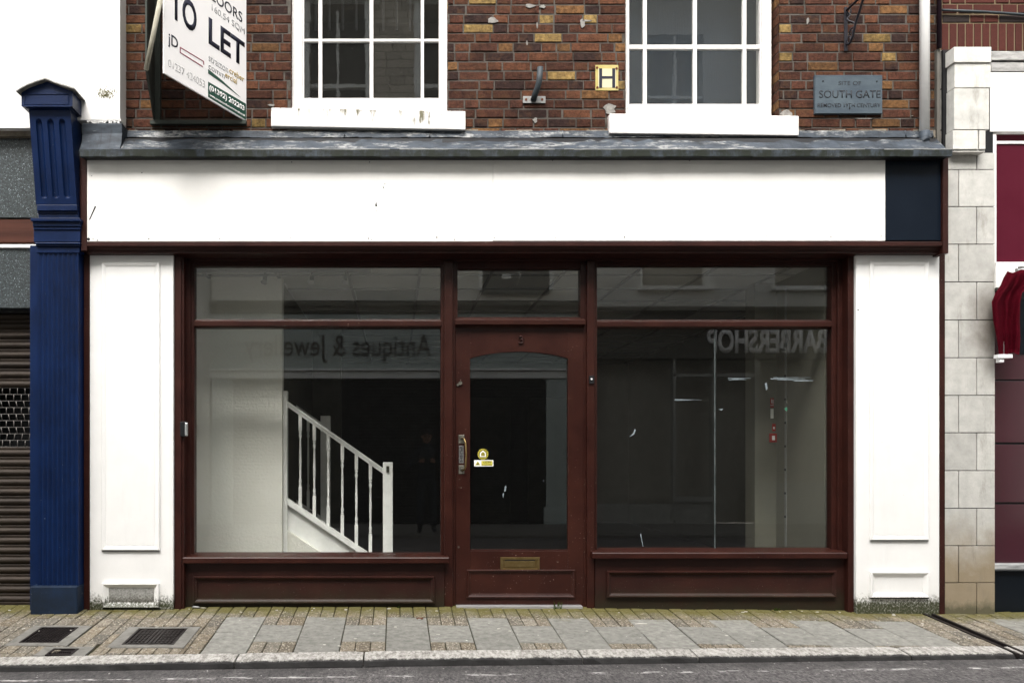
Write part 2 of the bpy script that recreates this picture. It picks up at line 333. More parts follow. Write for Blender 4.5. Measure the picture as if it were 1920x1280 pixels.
# ------------------------------------------------------------------ mesh building
class MB:
    def __init__(s): s.bm = bmesh.new(); s.col = s.bm.loops.layers.float_color.new('Col')
    def face(s, pts, col=None):
        f = s.bm.faces.new([s.bm.verts.new(p) for p in pts])
        if col:
            for l in f.loops: l[s.col] = col if len(col) == 4 else (*col, 1)
        return f
    def box(s, x0, x1, y0, y1, z0, z1, bev=0, col=None):
        if x0 > x1: x0, x1 = x1, x0
        if y0 > y1: y0, y1 = y1, y0
        if z0 > z1: z0, z1 = z1, z0
        r = bmesh.ops.create_cube(s.bm, size=1, matrix=Matrix.Translation(((x0+x1)/2, (y0+y1)/2, (z0+z1)/2)) @ Matrix.Diagonal((x1-x0, y1-y0, z1-z0, 1)))
        vs_ = r['verts']; fs = {f for v in vs_ for f in v.link_faces}
        if col:
            for f in fs:
                for l in f.loops: l[s.col] = col if len(col) == 4 else (*col, 1)
        if bev:
            es = list({e for v in vs_ for e in v.link_edges})
            bmesh.ops.bevel(s.bm, geom=es, offset=min(bev, .45*min(x1-x0, y1-y0, z1-z0)), segments=2, profile=.5, affect='EDGES')
        return s
    def pbox(s, px0, py0, px1, py1, yf, yb, bev=0, col=None):       # photo rectangle at depth yf, going back to yb
        return s.box(X(px0, yf), X(px1, yf), yf, yb, Z(py1, yf), Z(py0, yf), bev, col)
    def rings(s, x0, x1, z0, z1, prof, fill=True, col=None):       # prof: (inset, y) from outside to inside
        rs = [[(x0+i, y, z0+i), (x1-i, y, z0+i), (x1-i, y, z1-i), (x0+i, y, z1-i)] for i, y in prof]
        for a, b in zip(rs, rs[1:]):
            for k in range(4):
                j = (k+1) % 4; s.face([a[k], a[j], b[j], b[k]], col)
        if fill: s.face(rs[-1], col)
        return s
    def prings(s, px0, py0, px1, py1, y, prof, fill=True, col=None):
        return s.rings(X(px0, y), X(px1, y), Z(py1, y), Z(py0, y), [(i, y+d) for i, d in prof], fill, col)
    def prism(s, poly, axis, a, b, col=None):                      # poly in the other two axes
        def p(u, v, w): return {'x': (w, u, v), 'y': (u, w, v), 'z': (u, v, w)}[axis]
        n = len(poly)
        for k in range(n):
            j = (k+1) % n
            s.face([p(*poly[k], a), p(*poly[j], a), p(*poly[j], b), p(*poly[k], b)], col)
        s.face([p(*q, a) for q in poly][::-1], col); s.face([p(*q, b) for q in poly], col)
        return s
    def tube(s, pts, r, n=10, closed=False, flat=None):
        pts = [Vector(p) for p in pts]; rs = r if isinstance(r, (list, tuple)) else [r]*len(pts)
        prev = None; rings = []
        for i, p in enumerate(pts):
            d = (pts[min(i+1, len(pts)-1)]-pts[max(i-1, 0)]).normalized()
            u = prev if prev is not None else (Vector((0,0,1)) if abs(d.z) < .9 else Vector((0,1,0)))
            u = (u-d*u.dot(d)).normalized(); v = d.cross(u); prev = u
            fu, fv = flat or (1, 1)
            rings.append([s.bm.verts.new(p+(u*math.cos(2*math.pi*k/n)*fu+v*math.sin(2*math.pi*k/n)*fv)*rs[i]) for k in range(n)])
        for a, b in zip(rings, rings[1:]):
            for k in range(n): s.bm.faces.new([a[k], a[(k+1)%n], b[(k+1)%n], b[k]]).smooth = True
        s.bm.faces.new(rings[0][::-1]); s.bm.faces.new(rings[-1]); return s
    def lathe(s, cx, cy, prof, n=14):                              # prof: (r, z)
        rings = [[s.bm.verts.new((cx+r*math.cos(2*math.pi*k/n), cy+r*math.sin(2*math.pi*k/n), z)) for k in range(n)] for r, z in prof]
        for a, b in zip(rings, rings[1:]):
            for k in range(n): s.bm.faces.new([a[k], a[(k+1)%n], b[(k+1)%n], b[k]]).smooth = True
        s.bm.faces.new(rings[0][::-1]); s.bm.faces.new(rings[-1]); return s
    def disc(s, c, r, axis, depth, n=16):
        c = Vector(c); a = {'x': Vector((1,0,0)), 'y': Vector((0,1,0)), 'z': Vector((0,0,1))}[axis]
        return s.tube([c, c+a*depth], r, n)
    def build(s, name, mat, parent=None, label=None):
        bmesh.ops.recalc_face_normals(s.bm, faces=s.bm.faces[:])
        me = bpy.data.meshes.new(name); s.bm.to_mesh(me); s.bm.free(); me.materials.append(mat)
        o = bpy.data.objects.new(name, me); C.objects.link(o)
        if parent is not None:
            o.parent = parent; w = Vector((0,0,0)); q = parent
            while q is not None: w += q.location; q = q.parent
            o.location = -w
        if label: o['label'] = label
        return o
def thing(name, label, cat, loc=(0,0,0), group=None):
    o = bpy.data.objects.new(name, None); o.empty_display_size = .1; C.objects.link(o)
    o.location = loc; o['label'] = label; o['category'] = cat
    if group: o['group'] = group
    return o
def tag(o, label, cat, group=None):
    o['label'] = label; o['category'] = cat
    if group: o['group'] = group
    return o
def struct(o): o['kind'] = 'structure'; return o
def text(name, s, mat, parent, origin, w, h, ux=(1,0,0), uz=(0,0,1), bold=0., thick=.002):
    """lettering as mesh: fills w x h (metres) from its lower left corner `origin`, along ux and uz"""
    cu = bpy.data.curves.new(name, 'FONT'); cu.body = s; cu.size = 1; cu.offset = bold; cu.resolution_u = 4
    ob = bpy.data.objects.new('tmp', cu); C.objects.link(ob)
    dg = bpy.context.evaluated_depsgraph_get(); me = bpy.data.meshes.new_from_object(ob.evaluated_get(dg))
    C.objects.unlink(ob); bpy.data.objects.remove(ob)
    xs = [v.co.x for v in me.vertices]; ys = [v.co.y for v in me.vertices]
    x0, x1, y0, y1 = min(xs), max(xs), min(ys), max(ys)
    ux = Vector(ux).normalized(); uz = Vector(uz).normalized(); nn = ux.cross(uz).normalized(); og = Vector(origin)
    bm = bmesh.new(); bm.from_mesh(me); bpy.data.meshes.remove(me)
    r = bmesh.ops.extrude_face_region(bm, geom=bm.faces[:])
    top = {v for v in r['geom'] if isinstance(v, bmesh.types.BMVert)}
    for v in bm.verts:
        a, b = (v.co.x-x0)/(x1-x0)*w, (v.co.y-y0)/(y1-y0)*h
        v.co = og+ux*a+uz*b+nn*(thick if v in top else 0)
    mb = MB.__new__(MB); mb.bm = bm
    return mb.build(name, mat, parent)
def merge(a, b):
    """marks and patches belong to the surface they sit on: put mesh b into object a as a second material"""
    bm = bmesh.new(); bm.from_mesh(a.data); n = len(bm.faces); bm.from_mesh(b.data); bm.faces.ensure_lookup_table()
    k = len(a.data.materials); a.data.materials.append(b.data.materials[0])
    for f in bm.faces[n:]: f.material_index = k
    bm.to_mesh(a.data); bm.free(); bpy.data.objects.remove(b)
def glassbox(px0, py0, px1, py1, y, name, mat, parent, t=.006):
    mb = MB(); mb.pbox(px0, py0, px1, py1, y, y+t); return mb.build(name, mat, parent)

# ================================================================== GROUND
mb = MB()
# road sheet: flat, with a faint crown, and reaching far along the street
xs = [-60, -20, -6, -3, 0, 3, 6, 20, 60]
prof = [(-.95, -.150), (-1.16, -.139), (-2.6, -.118), (-4.0, -.112), (-5.4, -.13), (-6.7, -.165)]
for a, b in zip(xs, xs[1:]):
    for (y0, z0), (y1, z1) in zip(prof, prof[1:]):
        mb.face([(a, y0+.05*a*(abs(a) < 7), z0), (b, y0+.05*b*(abs(b) < 7), z0), (b, y1, z1), (a, y1, z1)])
bmesh.ops.remove_doubles(mb.bm, verts=mb.bm.verts[:], dist=1e-4)
struct(mb.build('road', M['road']))
mb = MB(); mb.face([(-250,-250,-.4), (250,-250,-.4), (250,250,-.4), (-250,250,-.4)])
struct(mb.build('ground', M['concrete']))
# kerb stones
mb = MB(); kj = [-30, -9, -6.4, -3.9, X(450,-1), X(683,-1), X(1088,-1), X(1305,-1), X(1704,-.95), 4.02, 6.2, 9, 30]
kc = [-.505+.08*(D-.98)]
def kerb_piece(x0, x1):
    sg = max(1, int(min(x1-x0, 6)/.06)); rows = []
    for i in range(sg+1):
        x = x0+(x1-x0)*i/sg; e = .006 if i in (0, sg) else 0
        kx = max(-4.5, min(4.8, x))
        yb = kerb_y(kx); zt = gz(kx, yb)
        j = random.uniform(-.0035, .0035); j2 = random.uniform(-.004, .004)
        xx = x+(.005 if i == 0 else -.005 if i == sg else 0)
        rows.append([(xx, yb-.003, zt-.15), (xx, yb-.003, zt-e), (xx, yb-.08, zt-.006-e), (xx, yb-.135+j, zt-.012-e+j2*.5),
                     (xx, yb-.158+j, zt-.026+j2), (xx, yb-.166+j2, zt-.055), (xx, yb-.168, zt-.15)])
    for a, b in zip(rows, rows[1:]):
        for k in range(6): mb.face([a[k], b[k], b[k+1], a[k+1]])
    mb.face(rows[0]); mb.face(rows[-1][::-1])
for a, b in zip(kj, kj[1:]): kerb_piece(a, b)
bmesh.ops.remove_doubles(mb.bm, verts=mb.bm.verts[:], dist=1e-5)
struct(mb.build('kerb', M['kerb']))
# pavement: bedding sheet + slabs and blocks, each a slightly worn stone
mb = MB(); mbj = MB()
def stone(x0, x1, y0, y1, kind, gap=.006, h=.03):                    # y0 near the kerb, y1 near the building
    x0 += gap/2; x1 -= gap/2; y0 += gap/2; y1 -= gap/2
    if x1-x0 < .015 or y1-y0 < .015: return
    if kind == 's':
        k = random.uniform(.9, 1.08); col = (.205*k, .200*k, .180*k, 0)
    else:
        k = random.uniform(.72, 1.25); w = random.uniform(-.02, .02); col = (.160*k+w*.4, .138*k, .106*k-w*.4, 1)
    dz = random.uniform(-.0025, .0025); tx = random.uniform(-.002, .002)
    c = .0035
    P = lambda x, y, d: (x, y, gz(x, y)+dz+tx*(1 if x > (x0+x1)/2 else -1)+d)
    top = [P(x0+c, y0+c, 0), P(x1-c, y0+c, 0), P(x1-c, y1-c, 0), P(x0+c, y1-c, 0)]
    mid = [P(x0, y0, -c), P(x1, y0, -c), P(x1, y1, -c), P(x0, y1, -c)]
    bot = [P(x0, y0, -h), P(x1, y0, -h), P(x1, y1, -h), P(x0, y1, -h)]
    mb.face(top, col)
    for a, b in ((top, mid), (mid, bot)):
        for q in range(4): mb.face([a[q], b[q], b[(q+1)%4], a[(q+1)%4]], col)
covers = [(-2.48, -2.22, -.82, -.47), (-1.79, -1.45, -.86, -.50), (-2.20, -2.035, -1.075, -.945)]
rim = [(-2.55, -2.14, -.88, -.42), (-1.87, -1.37, -.92, -.455), (-2.27, -1.95, -1.09, -.90)]
def blocks(x0, x1, y0f, y1, skip=True, w=.098, l=.196):
    n = round((x1-x0)/w); w = (x1-x0)/n
    for i in range(n):
        a = x0+i*w; b = a+w; kb = y0f((a+b)/2); y = y1; row = 0
        while y > kb+.01:
            yy = max(kb, y-l); yy = kb if yy-kb < .03 else yy
            hit = skip and any(b > r[0]+.02 and a < r[1]-.02 and y > r[2]+.015 and yy < r[3]-.015 for r in rim)
            if not hit: stone(a, b, yy, y, 'b')
            else:
                for r in rim:                                       # trim the block against the concrete surround
                    if b > r[0]+.02 and a < r[1]-.02 and y > r[2]+.015 and yy < r[3]-.015:
                        c0, c1 = max(a, r[0]), min(b, r[1])
                        if y > r[3]+.02: stone(c0, c1, r[3], y, 'b')
                        if yy < r[2]-.02: stone(c0, c1, yy, r[2], 'b')
                        if a < r[0]-.012: stone(a, r[0], yy, y, 'b')
                        if b > r[1]+.012: stone(r[1], b, yy, y, 'b')
                        break
            y = yy
P0, PW = -.066, .2938
kb = lambda x: kerb_y(max(-4.5, min(4.8, x)))
kA = [P0+PW*i for i in range(-4, 14)]
for i, (a, b) in enumerate(zip(kA, kA[1:])):
    k = kb((a+b)/2); t3 = PW/3; nrm = 0.09
    if (i-4) % 2 == 0:                                               # slab, slab
        for q in range(3): stone(a+q*t3, a+(q+1)*t3, -.20, 0, 'b'); stone(a+q*t3, a+(q+1)*t3, 0, .16, 'b')
        stone(a, b, -.575, -.20, 's'); stone(a, b, k, -.575, 's')
    else:
        for q in range(3):
            c0, c1 = a+q*t3, a+(q+1)*t3
            stone(c0, c1, 0, .16, 'b'); stone(c0, c1, -.20, 0, 'b'); stone(c0, c1, -.40, -.20, 'b'); stone(c0, c1, k, -.79, 'b')
        stone(a, b, -.79, -.40, 's')
blocks(-4.6, kA[0], kb, .35)
blocks(kA[-1], 3.985, kb, .16, False)
blocks(4.075, 4.37, kb, .35, False)
for i in range(6):
    a = 4.37+i*PW*1.5; stone(a, a+PW*1.5, -.55, -.12, 's'); stone(a, a+PW*1.5, kb(a+.2), -.55, 's'); blocks(a, a+PW*1.5, lambda x: -.12, .35, False)
bmesh.ops.remove_doubles(mb.bm, verts=mb.bm.verts[:], dist=1e-6)
pv = mb.build('pavement', M['paving']); struct(pv)
# bedding sheet under the stones, and the far pavements beyond the frame
for (a, b) in ((-7, 0), (0, 4.0), (4.065, 9)):
    n = 6
    for i in range(n):
        u, v = a+(b-a)*i/n, a+(b-a)*(i+1)/n; ku, kv = kb(u)-.002, kb(v)-.002
        mbj.face([(u, ku, gz(u, ku)-.010), (v, kv, gz(v, kv)-.010), (v, .5, gz(v, .5)-.010), (u, .5, gz(u, .5)-.010)])
bmesh.ops.remove_doubles(mbj.bm, verts=mbj.bm.verts[:], dist=1e-5)
struct(mbj.build('pavement_bedding', M['joint']))
mb = MB(); mb.box(-60, -4.62, -1.18, .5, -.4, -.06); mb.box(7.05, 60, -.76, .5, -.4, -.06)
struct(mb.build('pavement_beyond', M['concrete']))
mb = MB(); mb.box(-60, 60, -8.6, -6.72, -.5, -.10); mb.box(-60, 60, -6.715, -6.58, -.5, -.105, .02)
struct(mb.build('opposite_pavement', M['concrete']))

# manhole covers with their concrete surrounds
def slab_on_pave(mb, x0, x1, y0, y1, dz, h=.03, bev=.0):
    vsn = len(mb.bm.verts); mb.box(x0, x1, y0, y1, -h, 0, bev); mb.bm.verts.ensure_lookup_table()
    for v in mb.bm.verts[vsn:]: v.co.z += gz(v.co.x, v.co.y)+dz
def manhole(i, label, pattern):
    c, r = covers[i], rim[i]
    cx, cy = (c[0]+c[1])/2, (c[2]+c[3])/2
    t = thing('manhole_cover', label, 'manhole cover', (cx, cy, gz(cx, cy)), 'manhole covers in the pavement')
    m = MB()
    y0 = max(r[2], kb(cx)+.004)
    slab_on_pave(m, r[0], c[0], y0, r[3], .001); slab_on_pave(m, c[1], r[1], y0, r[3], .0012)
    slab_on_pave(m, c[0], c[1], c[3], r[3], .0008)
    if c[2]-y0 > .01: slab_on_pave(m, c[0], c[1], y0, c[2], .0014)
    m.build('surround', M['concrete'], t)
    m = MB(); f = .016
    slab_on_pave(m, c[0], c[0]+f, c[2], c[3], .004); slab_on_pave(m, c[1]-f, c[1], c[2], c[3], .004)
    slab_on_pave(m, c[0]+f, c[1]-f, c[2], c[2]+f, .0038); slab_on_pave(m, c[0]+f, c[1]-f, c[3]-f, c[3], .0038)
    m.build('frame', M['cast_iron'], t)
    m = MB(); slab_on_pave(m, c[0]+f+.003, c[1]-f-.003, c[2]+f+.003, c[3]-f-.003, -.003)
    a, b, e, g = c[0]+f+.01, c[1]-f-.01, c[2]+f+.01, c[3]-f-.01
    if pattern == 'tread':
        n = 9
        for p in range(n):
            for q in range(n+2):
                u, v = a+(b-a)*(p+.5)/n, e+(g-e)*(q+.5)/(n+2); s = (b-a)/n*.36
                slab_on_pave(m, u-s, u+s, v-s*.8, v+s*.8, .003, .008)
    elif pattern == 'ribs':
        n = 11
        for p in range(n):
            u = a+(b-a)*(p+.5)/n
            if p in (4, 5, 6): slab_on_pave(m, u-.009, u+.009, e, g, .003, .008)
            else:
                for q in range(8):
                    v = e+(g-e)*(q+.5)/8; slab_on_pave(m, u-.009, u+.009, v-.013, v+.013, .003, .008)
        slab_on_pave(m, b-.09, b-.02, (e+g)/2-.035, (e+g)/2-.02, .006, .01)
    else:
        for q in range(9):
            u = a+(b-a)*(q+.5)/9; slab_on_pave(m, u-.003, u+.003, (e+g)/2-.012, (e+g)/2+.012, .002, .006)
    m.build('lid', M['cast_iron'], t)
manhole(0, 'square black tread patterned iron manhole cover nearest the blue pilaster and roller shutter', 'tread')
manhole(1, 'ribbed iron manhole cover with a lifting slot, below the left white pilaster', 'ribs')
manhole(2, 'smallest iron cover, set in broken concrete against the kerb', 'small')
# drain channel across the pavement
t = thing('drain_channel', 'dark slotted drain channel running across the pavement at the right shop corner', 'drain', (4.03, -.4, gz(4, -.4)))
for nm, (a, b), dz in (('rail', (3.987, 4.008), .003), ('rail', (4.052, 4.073), .003), ('channel_bed', (4.008, 4.052), -.022)):
    m = MB()
    for k in range(12):
        y0 = -.95+k*.085; slab_on_pave(m, a, b, y0, y0+.0849, dz)
    m.build(nm, M['cast_iron'] if nm == 'rail' else M['black'], t)
mb = MB(); mb.box(4.0, 4.06, -.98, -.93, -.16, gz(4, -.95)-.03); mb.build('outlet', M['black'], t)

# ================================================================== VACANT SHOP
YB = .05                                                            # brick face
shop = thing('shop_building', 'vacant brick shop with blank white fascia, white pilasters and maroon shopfront', 'shop', (0, 0, 0))
def brick_col():
    r = random.random()
    if r < .045: k = random.uniform(.7, 1.15); return (.190*k, .125*k, .045*k)
    if r < .10: k = random.uniform(.7, 1.2); return (.120*k, .060*k, .024*k)
    if r < .30: k = random.uniform(.8, 1.15); return (.082*k, .033*k, .0175*k)
    if r < .42: return (.024,.0125,.0105)
    k = random.uniform(.65, 1.3); return (.054*k, .0210*k, .0130*k)
def bricks(mb, x0, x1, z0, z1, yf, holes=(), pitch=.072, L=.213, H=.103, j=.010, colf=brick_col, jit=.003, zoff=0, depth=.014):
    z = z0; row = 0
    while z < z1:
        zt = min(z+pitch-j, z1); zc = (z+zt)/2
        iv = [(x0, x1)]
        for hx0, hx1, hz0, hz1 in holes:
            if hz0 < zc < hz1:
                nv = []
                for a, b in iv:
                    if hx0 > a: nv.append((a, min(b, hx0)))
                    if hx1 < b: nv.append((max(a, hx1), b))
                iv = [(a, b) for a, b in nv if b > a]
        x = x0-.4+(0 if row % 2 else (L+H)/2+j)+random.uniform(-.02, .02); s = row % 2
        while x < x1:
            l = (L if s else H)*random.uniform(.95, 1.05)
            if random.random() < .12: s = not s
            s = not s
            a, b = x, x+l; x = b+j*random.uniform(.8, 1.3)
            for u, v in iv:
                c, d = max(a, u), min(b, v)
                if d-c > .02:
                    col = colf(); y = yf+random.uniform(-jit, jit); q = .004
                    w = lambda: random.uniform(-.0015, .0015)
                    f = [(c+q+w(), y, z+q+w()), (d-q+w(), y+w(), z+q+w()), (d-q+w(), y, zt-q+w()), (c+q+w(), y+w(), zt-q+w())]
                    g = [(c, y+q, z), (d, y+q, z), (d, y+q, zt), (c, y+q, zt)]
                    h = [(p[0], yf+depth, p[2]) for p in g]
                    mb.face(f, col)
                    for A, B in ((f, g), (g, h)):
                        for k in range(4): mb.face([A[k], B[k], B[(k+1)%4], A[(k+1)%4]], col)
        z += pitch; row += 1
WR = .13                                                            # window reveal depth
winL = (X(545,YB), X(840,YB), Z(214,YB), 5.35)
winR = (X(1172,YB), X(1462,YB), Z(222,YB), 5.35)
bx0, bx1, bz0, bz1 = X(233,YB), X(1762,YB), Z(256,YB), 6.6
mb = MB(); bricks(mb, bx0, bx1, bz0, bz1, YB, [winL, winR]); bfo = mb.build('brick_facing', M['brick'], shop)
# structural wall with openings (mortar colour), reveals included
def wall_with_holes(mb, x0, x1, z0, z1, y0, y1, holes):
    xsx = sorted({x0, x1, *[h[0] for h in holes], *[h[1] for h in holes]})
    zsz = sorted({z0, z1, *[h[2] for h in holes], *[h[3] for h in holes]})
    for a, b in zip(xsx, xsx[1:]):
        run = None
        for c, d in zip(zsz, zsz[1:]):
            solid = not any(h[0] <= (a+b)/2 <= h[1] and h[2] <= (c+d)/2 <= h[3] for h in holes)
            if solid: run = [run[0], d] if run else [c, d]
            if (not solid or d == zsz[-1]) and run:
                mb.box(a, b, y0, y1, run[0], run[1]); run = None
mb = MB(); wall_with_holes(mb, bx0, bx1, bz0-.3, bz1, YB+.0055, YB+.35, [winL, winR]); mb.build('wall', M['mortar'], shop)
for h in (winL, winR):                                              # bricks of the reveals
    mb = MB(); z = h[2]+.012
    while z < h[3]:
        c = brick_col(); mb.box(h[0]-.01, h[0]+.004, YB+.012, YB+WR, z, z+.062, 0, c); c = brick_col(); mb.box(h[1]-.004, h[1]+.01, YB+.012, YB+WR, z, z+.062, 0, c); z += .072
    mb.build('reveal_bricks', M['brick'], shop)

def sash(px_frame, cols, rows, sill, label, slm):
    y = YB+.075 if px_frame[2] < 1000 else YB+WR-.01
    w = bpy.data.objects.new('sash_window', None); C.objects.link(w); w.parent = shop; w['label'] = label
    top = -230
    m = MB()
    fx0, fx1 = px_frame[0], px_frame[2]
    gx0, gx1, gb = cols[0][0], cols[-1][1], rows[-1][1]
    m.pbox(fx0, top, gx0-4, px_frame[3], y-.02, y+.09, .004)         # box frame
    m.pbox(gx1+4, top, fx1, px_frame[3], y-.02, y+.09, .004)
    m.pbox(gx1+9, top, fx1-1, px_frame[3], y-.035, y-.02, .002)
    m.pbox(gx0-4, gb+7, gx1+4, px_frame[3], y-.018, y+.09, .004)
    m.build('window_frame', M['white_frame'], w)
    m = MB()
    m.pbox(gx0-4, top, gx0, gb+7, y, y+.04, .003); m.pbox(gx1, top, gx1+4, gb+7, y, y+.04, .003)
    m.pbox(gx0, gb, gx1, gb+7, y, y+.04, .003)
    for (a, b), (c, d) in zip(cols, cols[1:]): m.pbox(b, top, c, gb, y+.004, y+.038, .004)
    ry = [r for r in rows]
    for (a, b), (c, d) in zip(ry, ry[1:]):
        for q in cols: m.pbox(q[0], b, q[1], c, y+.005, y+.037, .003)
    m.build('sash_bars', M['white_frame'], w)
    for q in cols:
        for r in ry:
            glassbox(q[0]-1, max(r[0]-1, top), q[1]+1, r[1]+1, y+.022, 'pane', M['glass_old'], w, .004)
    m = MB()
    m.pbox(*sill, YB-.055, YB+.35, .006)
    so_ = m.build('window_sill', slm, w)
    return so_
sl_ = sash((545, 0, 840, 212), [(570,597),(604,693),(700,789),(795,823)], [(-215,-112),(-106,-37+3),(-28,73),(78,184)], (508, 205, 873, 240), 'left white sash window with drip stained sill', M['sill_drips'])
sr_ = sash((1173, 0, 1447, 220), [(1180,1206),(1213,1300),(1307,1393),(1400,1425)], [(-205,-105),(-97,-10),(-5,84),(92,195)], (1143, 215, 1498, 252), 'right white sash window with clean sill', M['white_sill'])
for s_, k in ((sl_, -.018), (sr_, -.012)):                          # the old sills have sunk at their right ends
    xm = sum(v.co.x for v in s_.data.vertices)/len(s_.data.vertices)
    for v in s_.data.vertices: v.co.z += k*(v.co.x-xm)
# unlit rooms behind the sashes
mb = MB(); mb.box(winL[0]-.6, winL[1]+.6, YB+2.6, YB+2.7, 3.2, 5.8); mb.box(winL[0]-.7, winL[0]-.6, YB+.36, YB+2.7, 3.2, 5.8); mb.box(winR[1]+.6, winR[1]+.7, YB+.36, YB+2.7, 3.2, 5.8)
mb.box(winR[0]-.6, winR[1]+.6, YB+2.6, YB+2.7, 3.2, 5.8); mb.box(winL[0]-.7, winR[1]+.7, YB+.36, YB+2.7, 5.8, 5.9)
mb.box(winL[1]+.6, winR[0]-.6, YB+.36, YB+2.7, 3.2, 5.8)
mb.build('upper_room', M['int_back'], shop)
mb = MB(); mb.box(winR[0]-.3, winR[1]+.3, YB+.50, YB+.52, 3.3, 5.6)
mb.build('window_blind', simple('slate_blue_blind', (.012,.019,.030), .8, (.018,.028,.042), 2, bumpk=.3, bscale=20, stretch=(6,1,.3)), shop)
mb = MB(); 
for k in range(9): mb.tube([(winL[0]+.12+k*.115, YB+.75, 4.78), (winL[0]+.12+k*.115, YB+.75, 5.4)], .012, 6)
mb.build('curtain_rails', simple('grey_blind_slats', (.10,.10,.11), .7), shop)
# mortar fillet and lead-covered cornice
YC = -.19
zc_t, zc_b = Z(281, YC), Z(293.5, YC)
mb = MB()
n = 60
zA = Z(247, YB)-.002
for i in range(n):                                                   # ragged fillet where brick meets lead
    a, b = bx0+(bx1-bx0)*i/n, bx0+(bx1-bx0)*(i+1)/n
    h = .020+random.uniform(-.008, .01)
    mb.box(a, b+.001, YB-.012, YB+.02, zA-.05, zA-.012+h, .003)
mb.build('mortar_fillet', M['mortar_fillet'], shop)
mb = MB(); x = X(155,YC); xe = X(1782,YC); cuts = [x, X(235), X(410), X(645), X(805), X(1055), X(1245), X(1490), X(1700), xe]
def strip(mb, a, b, pts, sub=14, wob=.003):
    rows = []
    for i in range(sub+1):
        xx = a+(b-a)*i/sub; w = random.uniform(-wob, wob); rows.append([(xx, p[0], p[1]+w*(0 < k < len(pts)-1)) for k, p in enumerate(pts)])
    for A, B in zip(rows, rows[1:]):
        for k in range(len(pts)-1): mb.face([A[k], B[k], B[k+1], A[k+1]])
for i, (a, b) in enumerate(zip(cuts, cuts[1:])):
    dy = .002*(i % 2); sg = 12
    for k in range(sg):
        u, v = a+(b-a)*k/sg, a+(b-a)*(k+1)/sg+(.012 if k == sg-1 else .0003); w = random.uniform(-.0025, .0025); sag = .004*math.sin(k/sg*3.1)
        mb.prism([(YB+.01, zA+.004), (YB-.022-dy, zA+w*.5), (YB-.034-dy, zA-.052+w-sag), (YB-.026, zA-.053+w-sag), (YB+.01, zA-.03)], 'x', u, v)
    mb.tube([(b+.004, YB-.020, zA), (b+.004, YB-.034, zA-.05)], .006, 6)
mb.build('lead_upstand', M['lead'], shop)
mb = MB()
for i, (a, b) in enumerate(zip([k+.09 for k in cuts[:-1]], [k+.09 for k in cuts[1:]])):
    dy = .002*(i % 2)
    strip(mb, a-.09*(i == 0), min(b, xe)+.004, [(YB-.006-dy, zA-.062), (-.03-dy, zA-.086), (YC+.05, zc_t+.026), (YC-.002-dy, zc_t+.003)])
mb.build('lead_apron', M['lead'], shop)
mb = MB()
for i in range(70):
    a, b = x-.02+(xe-x+.03)*i/70, x-.02+(xe-x+.03)*(i+1)/70; w = random.uniform(-.003, .003)
    mb.box(a, b+.0005, YC-.004-abs(w)*.3, YC+.03, zc_b+w, zc_t+.002)
ldp = mb.build('lead_drip_edge', M['lead_drip'], shop)
mb = MB(); rnd = random.Random(9)
for i in range(90):                                                  # whitened lip of the lead
    a, b = x-.02+(xe-x+.03)*i/90, x-.02+(xe-x+.03)*(i+1)/90
    if rnd.random() < .97 and a > -1.4: mb.box(a, b+.0005, YC-.0065, YC+.012, zc_t+rnd.uniform(-.0012,.001), zc_t+.0045+rnd.uniform(-.001,.0015))
merge(ldp, mb.build('lead_lip', simple('oxidised_lead_lip', (.13,.14,.14), .7, (.42,.42,.40), 5), shop))
mb = MB(); mb.box(x-.01, xe, YC+.006, YB+.02, zc_b+.004, zc_b+.03)
mb.prism([(YC+.03, zc_b+.03), (-.03, zA-.08), (YB+.02, zA-.06), (YB+.02, zc_b+.03)], 'x', x, xe)
mb.build('cornice', M['black'], shop)
mb = MB(); mb.pbox(153, 231, 229, 252.5, -.092, YB+.1, .006)
mb.prism([(-.094, Z(251,-.094)), (-.104, Z(254,-.1)), (-.12, Z(268,-.12)), (YC+.02, Z(282,YC)), (YB, Z(282,YC)), (YB, Z(251,-.094))], 'x', X(155,-.1), X(229,-.1))
mb.prism([(-.098, Z(250.5,-.098)), (-.106, Z(255.5,-.1)), (-.09, Z(255.5,-.1)), (-.09, Z(250.5,-.098))], 'x', X(170,-.1), X(229,-.1)); mb.build('lead_corner_piece', M['lead_dark'], shop)

# fascia
YF = -.10
fs = bpy.data.objects.new('fascia', None); C.objects.link(fs); fs.parent = shop
mb = MB(); mb.pbox(150, 291, 1772, 470, YF+.02, YB+.3); mb.build('backing', M['maroon_dull'], fs)
mb = MB(); mb.pbox(163, 288, 924.1, 452.5, YF, YF+.018, .002); mb.pbox(924.4, 287, 1660, 451.5, YF+.001, YF+.018, .002)
wpan = mb.build('white_panel', M['white_panel'], fs)
mb = MB(); mb.pbox(1660.5, 288, 1768, 450.5, YF+.004, YF+.018, .001); mb.build('navy_panel', M['navy'], fs)
mb = MB(); mb.pbox(1768, 294, 1778.5, 475, YF-.02, YB+.28, .003); mb.pbox(152, 294, 163, 470, YF-.004, YB+.28, .003)
mb.pbox(163, 453, 1768, 461.5, YF-.012, YB+.1, .004)
mb.prism([(YF-.004, Z(461.5,YF)), (YF+.01, Z(466,YF)), (YF+.03, Z(468,YF)), (YF+.03, Z(473,YF)), (.16, Z(473,YF)), (.16, Z(461.5,YF))], 'x', X(160,YF), X(1768,YF))
mb.build('frame_moulding', M['maroon_dull'], fs)
mb = MB()                                                           # nail heads, nail holes and scrapes
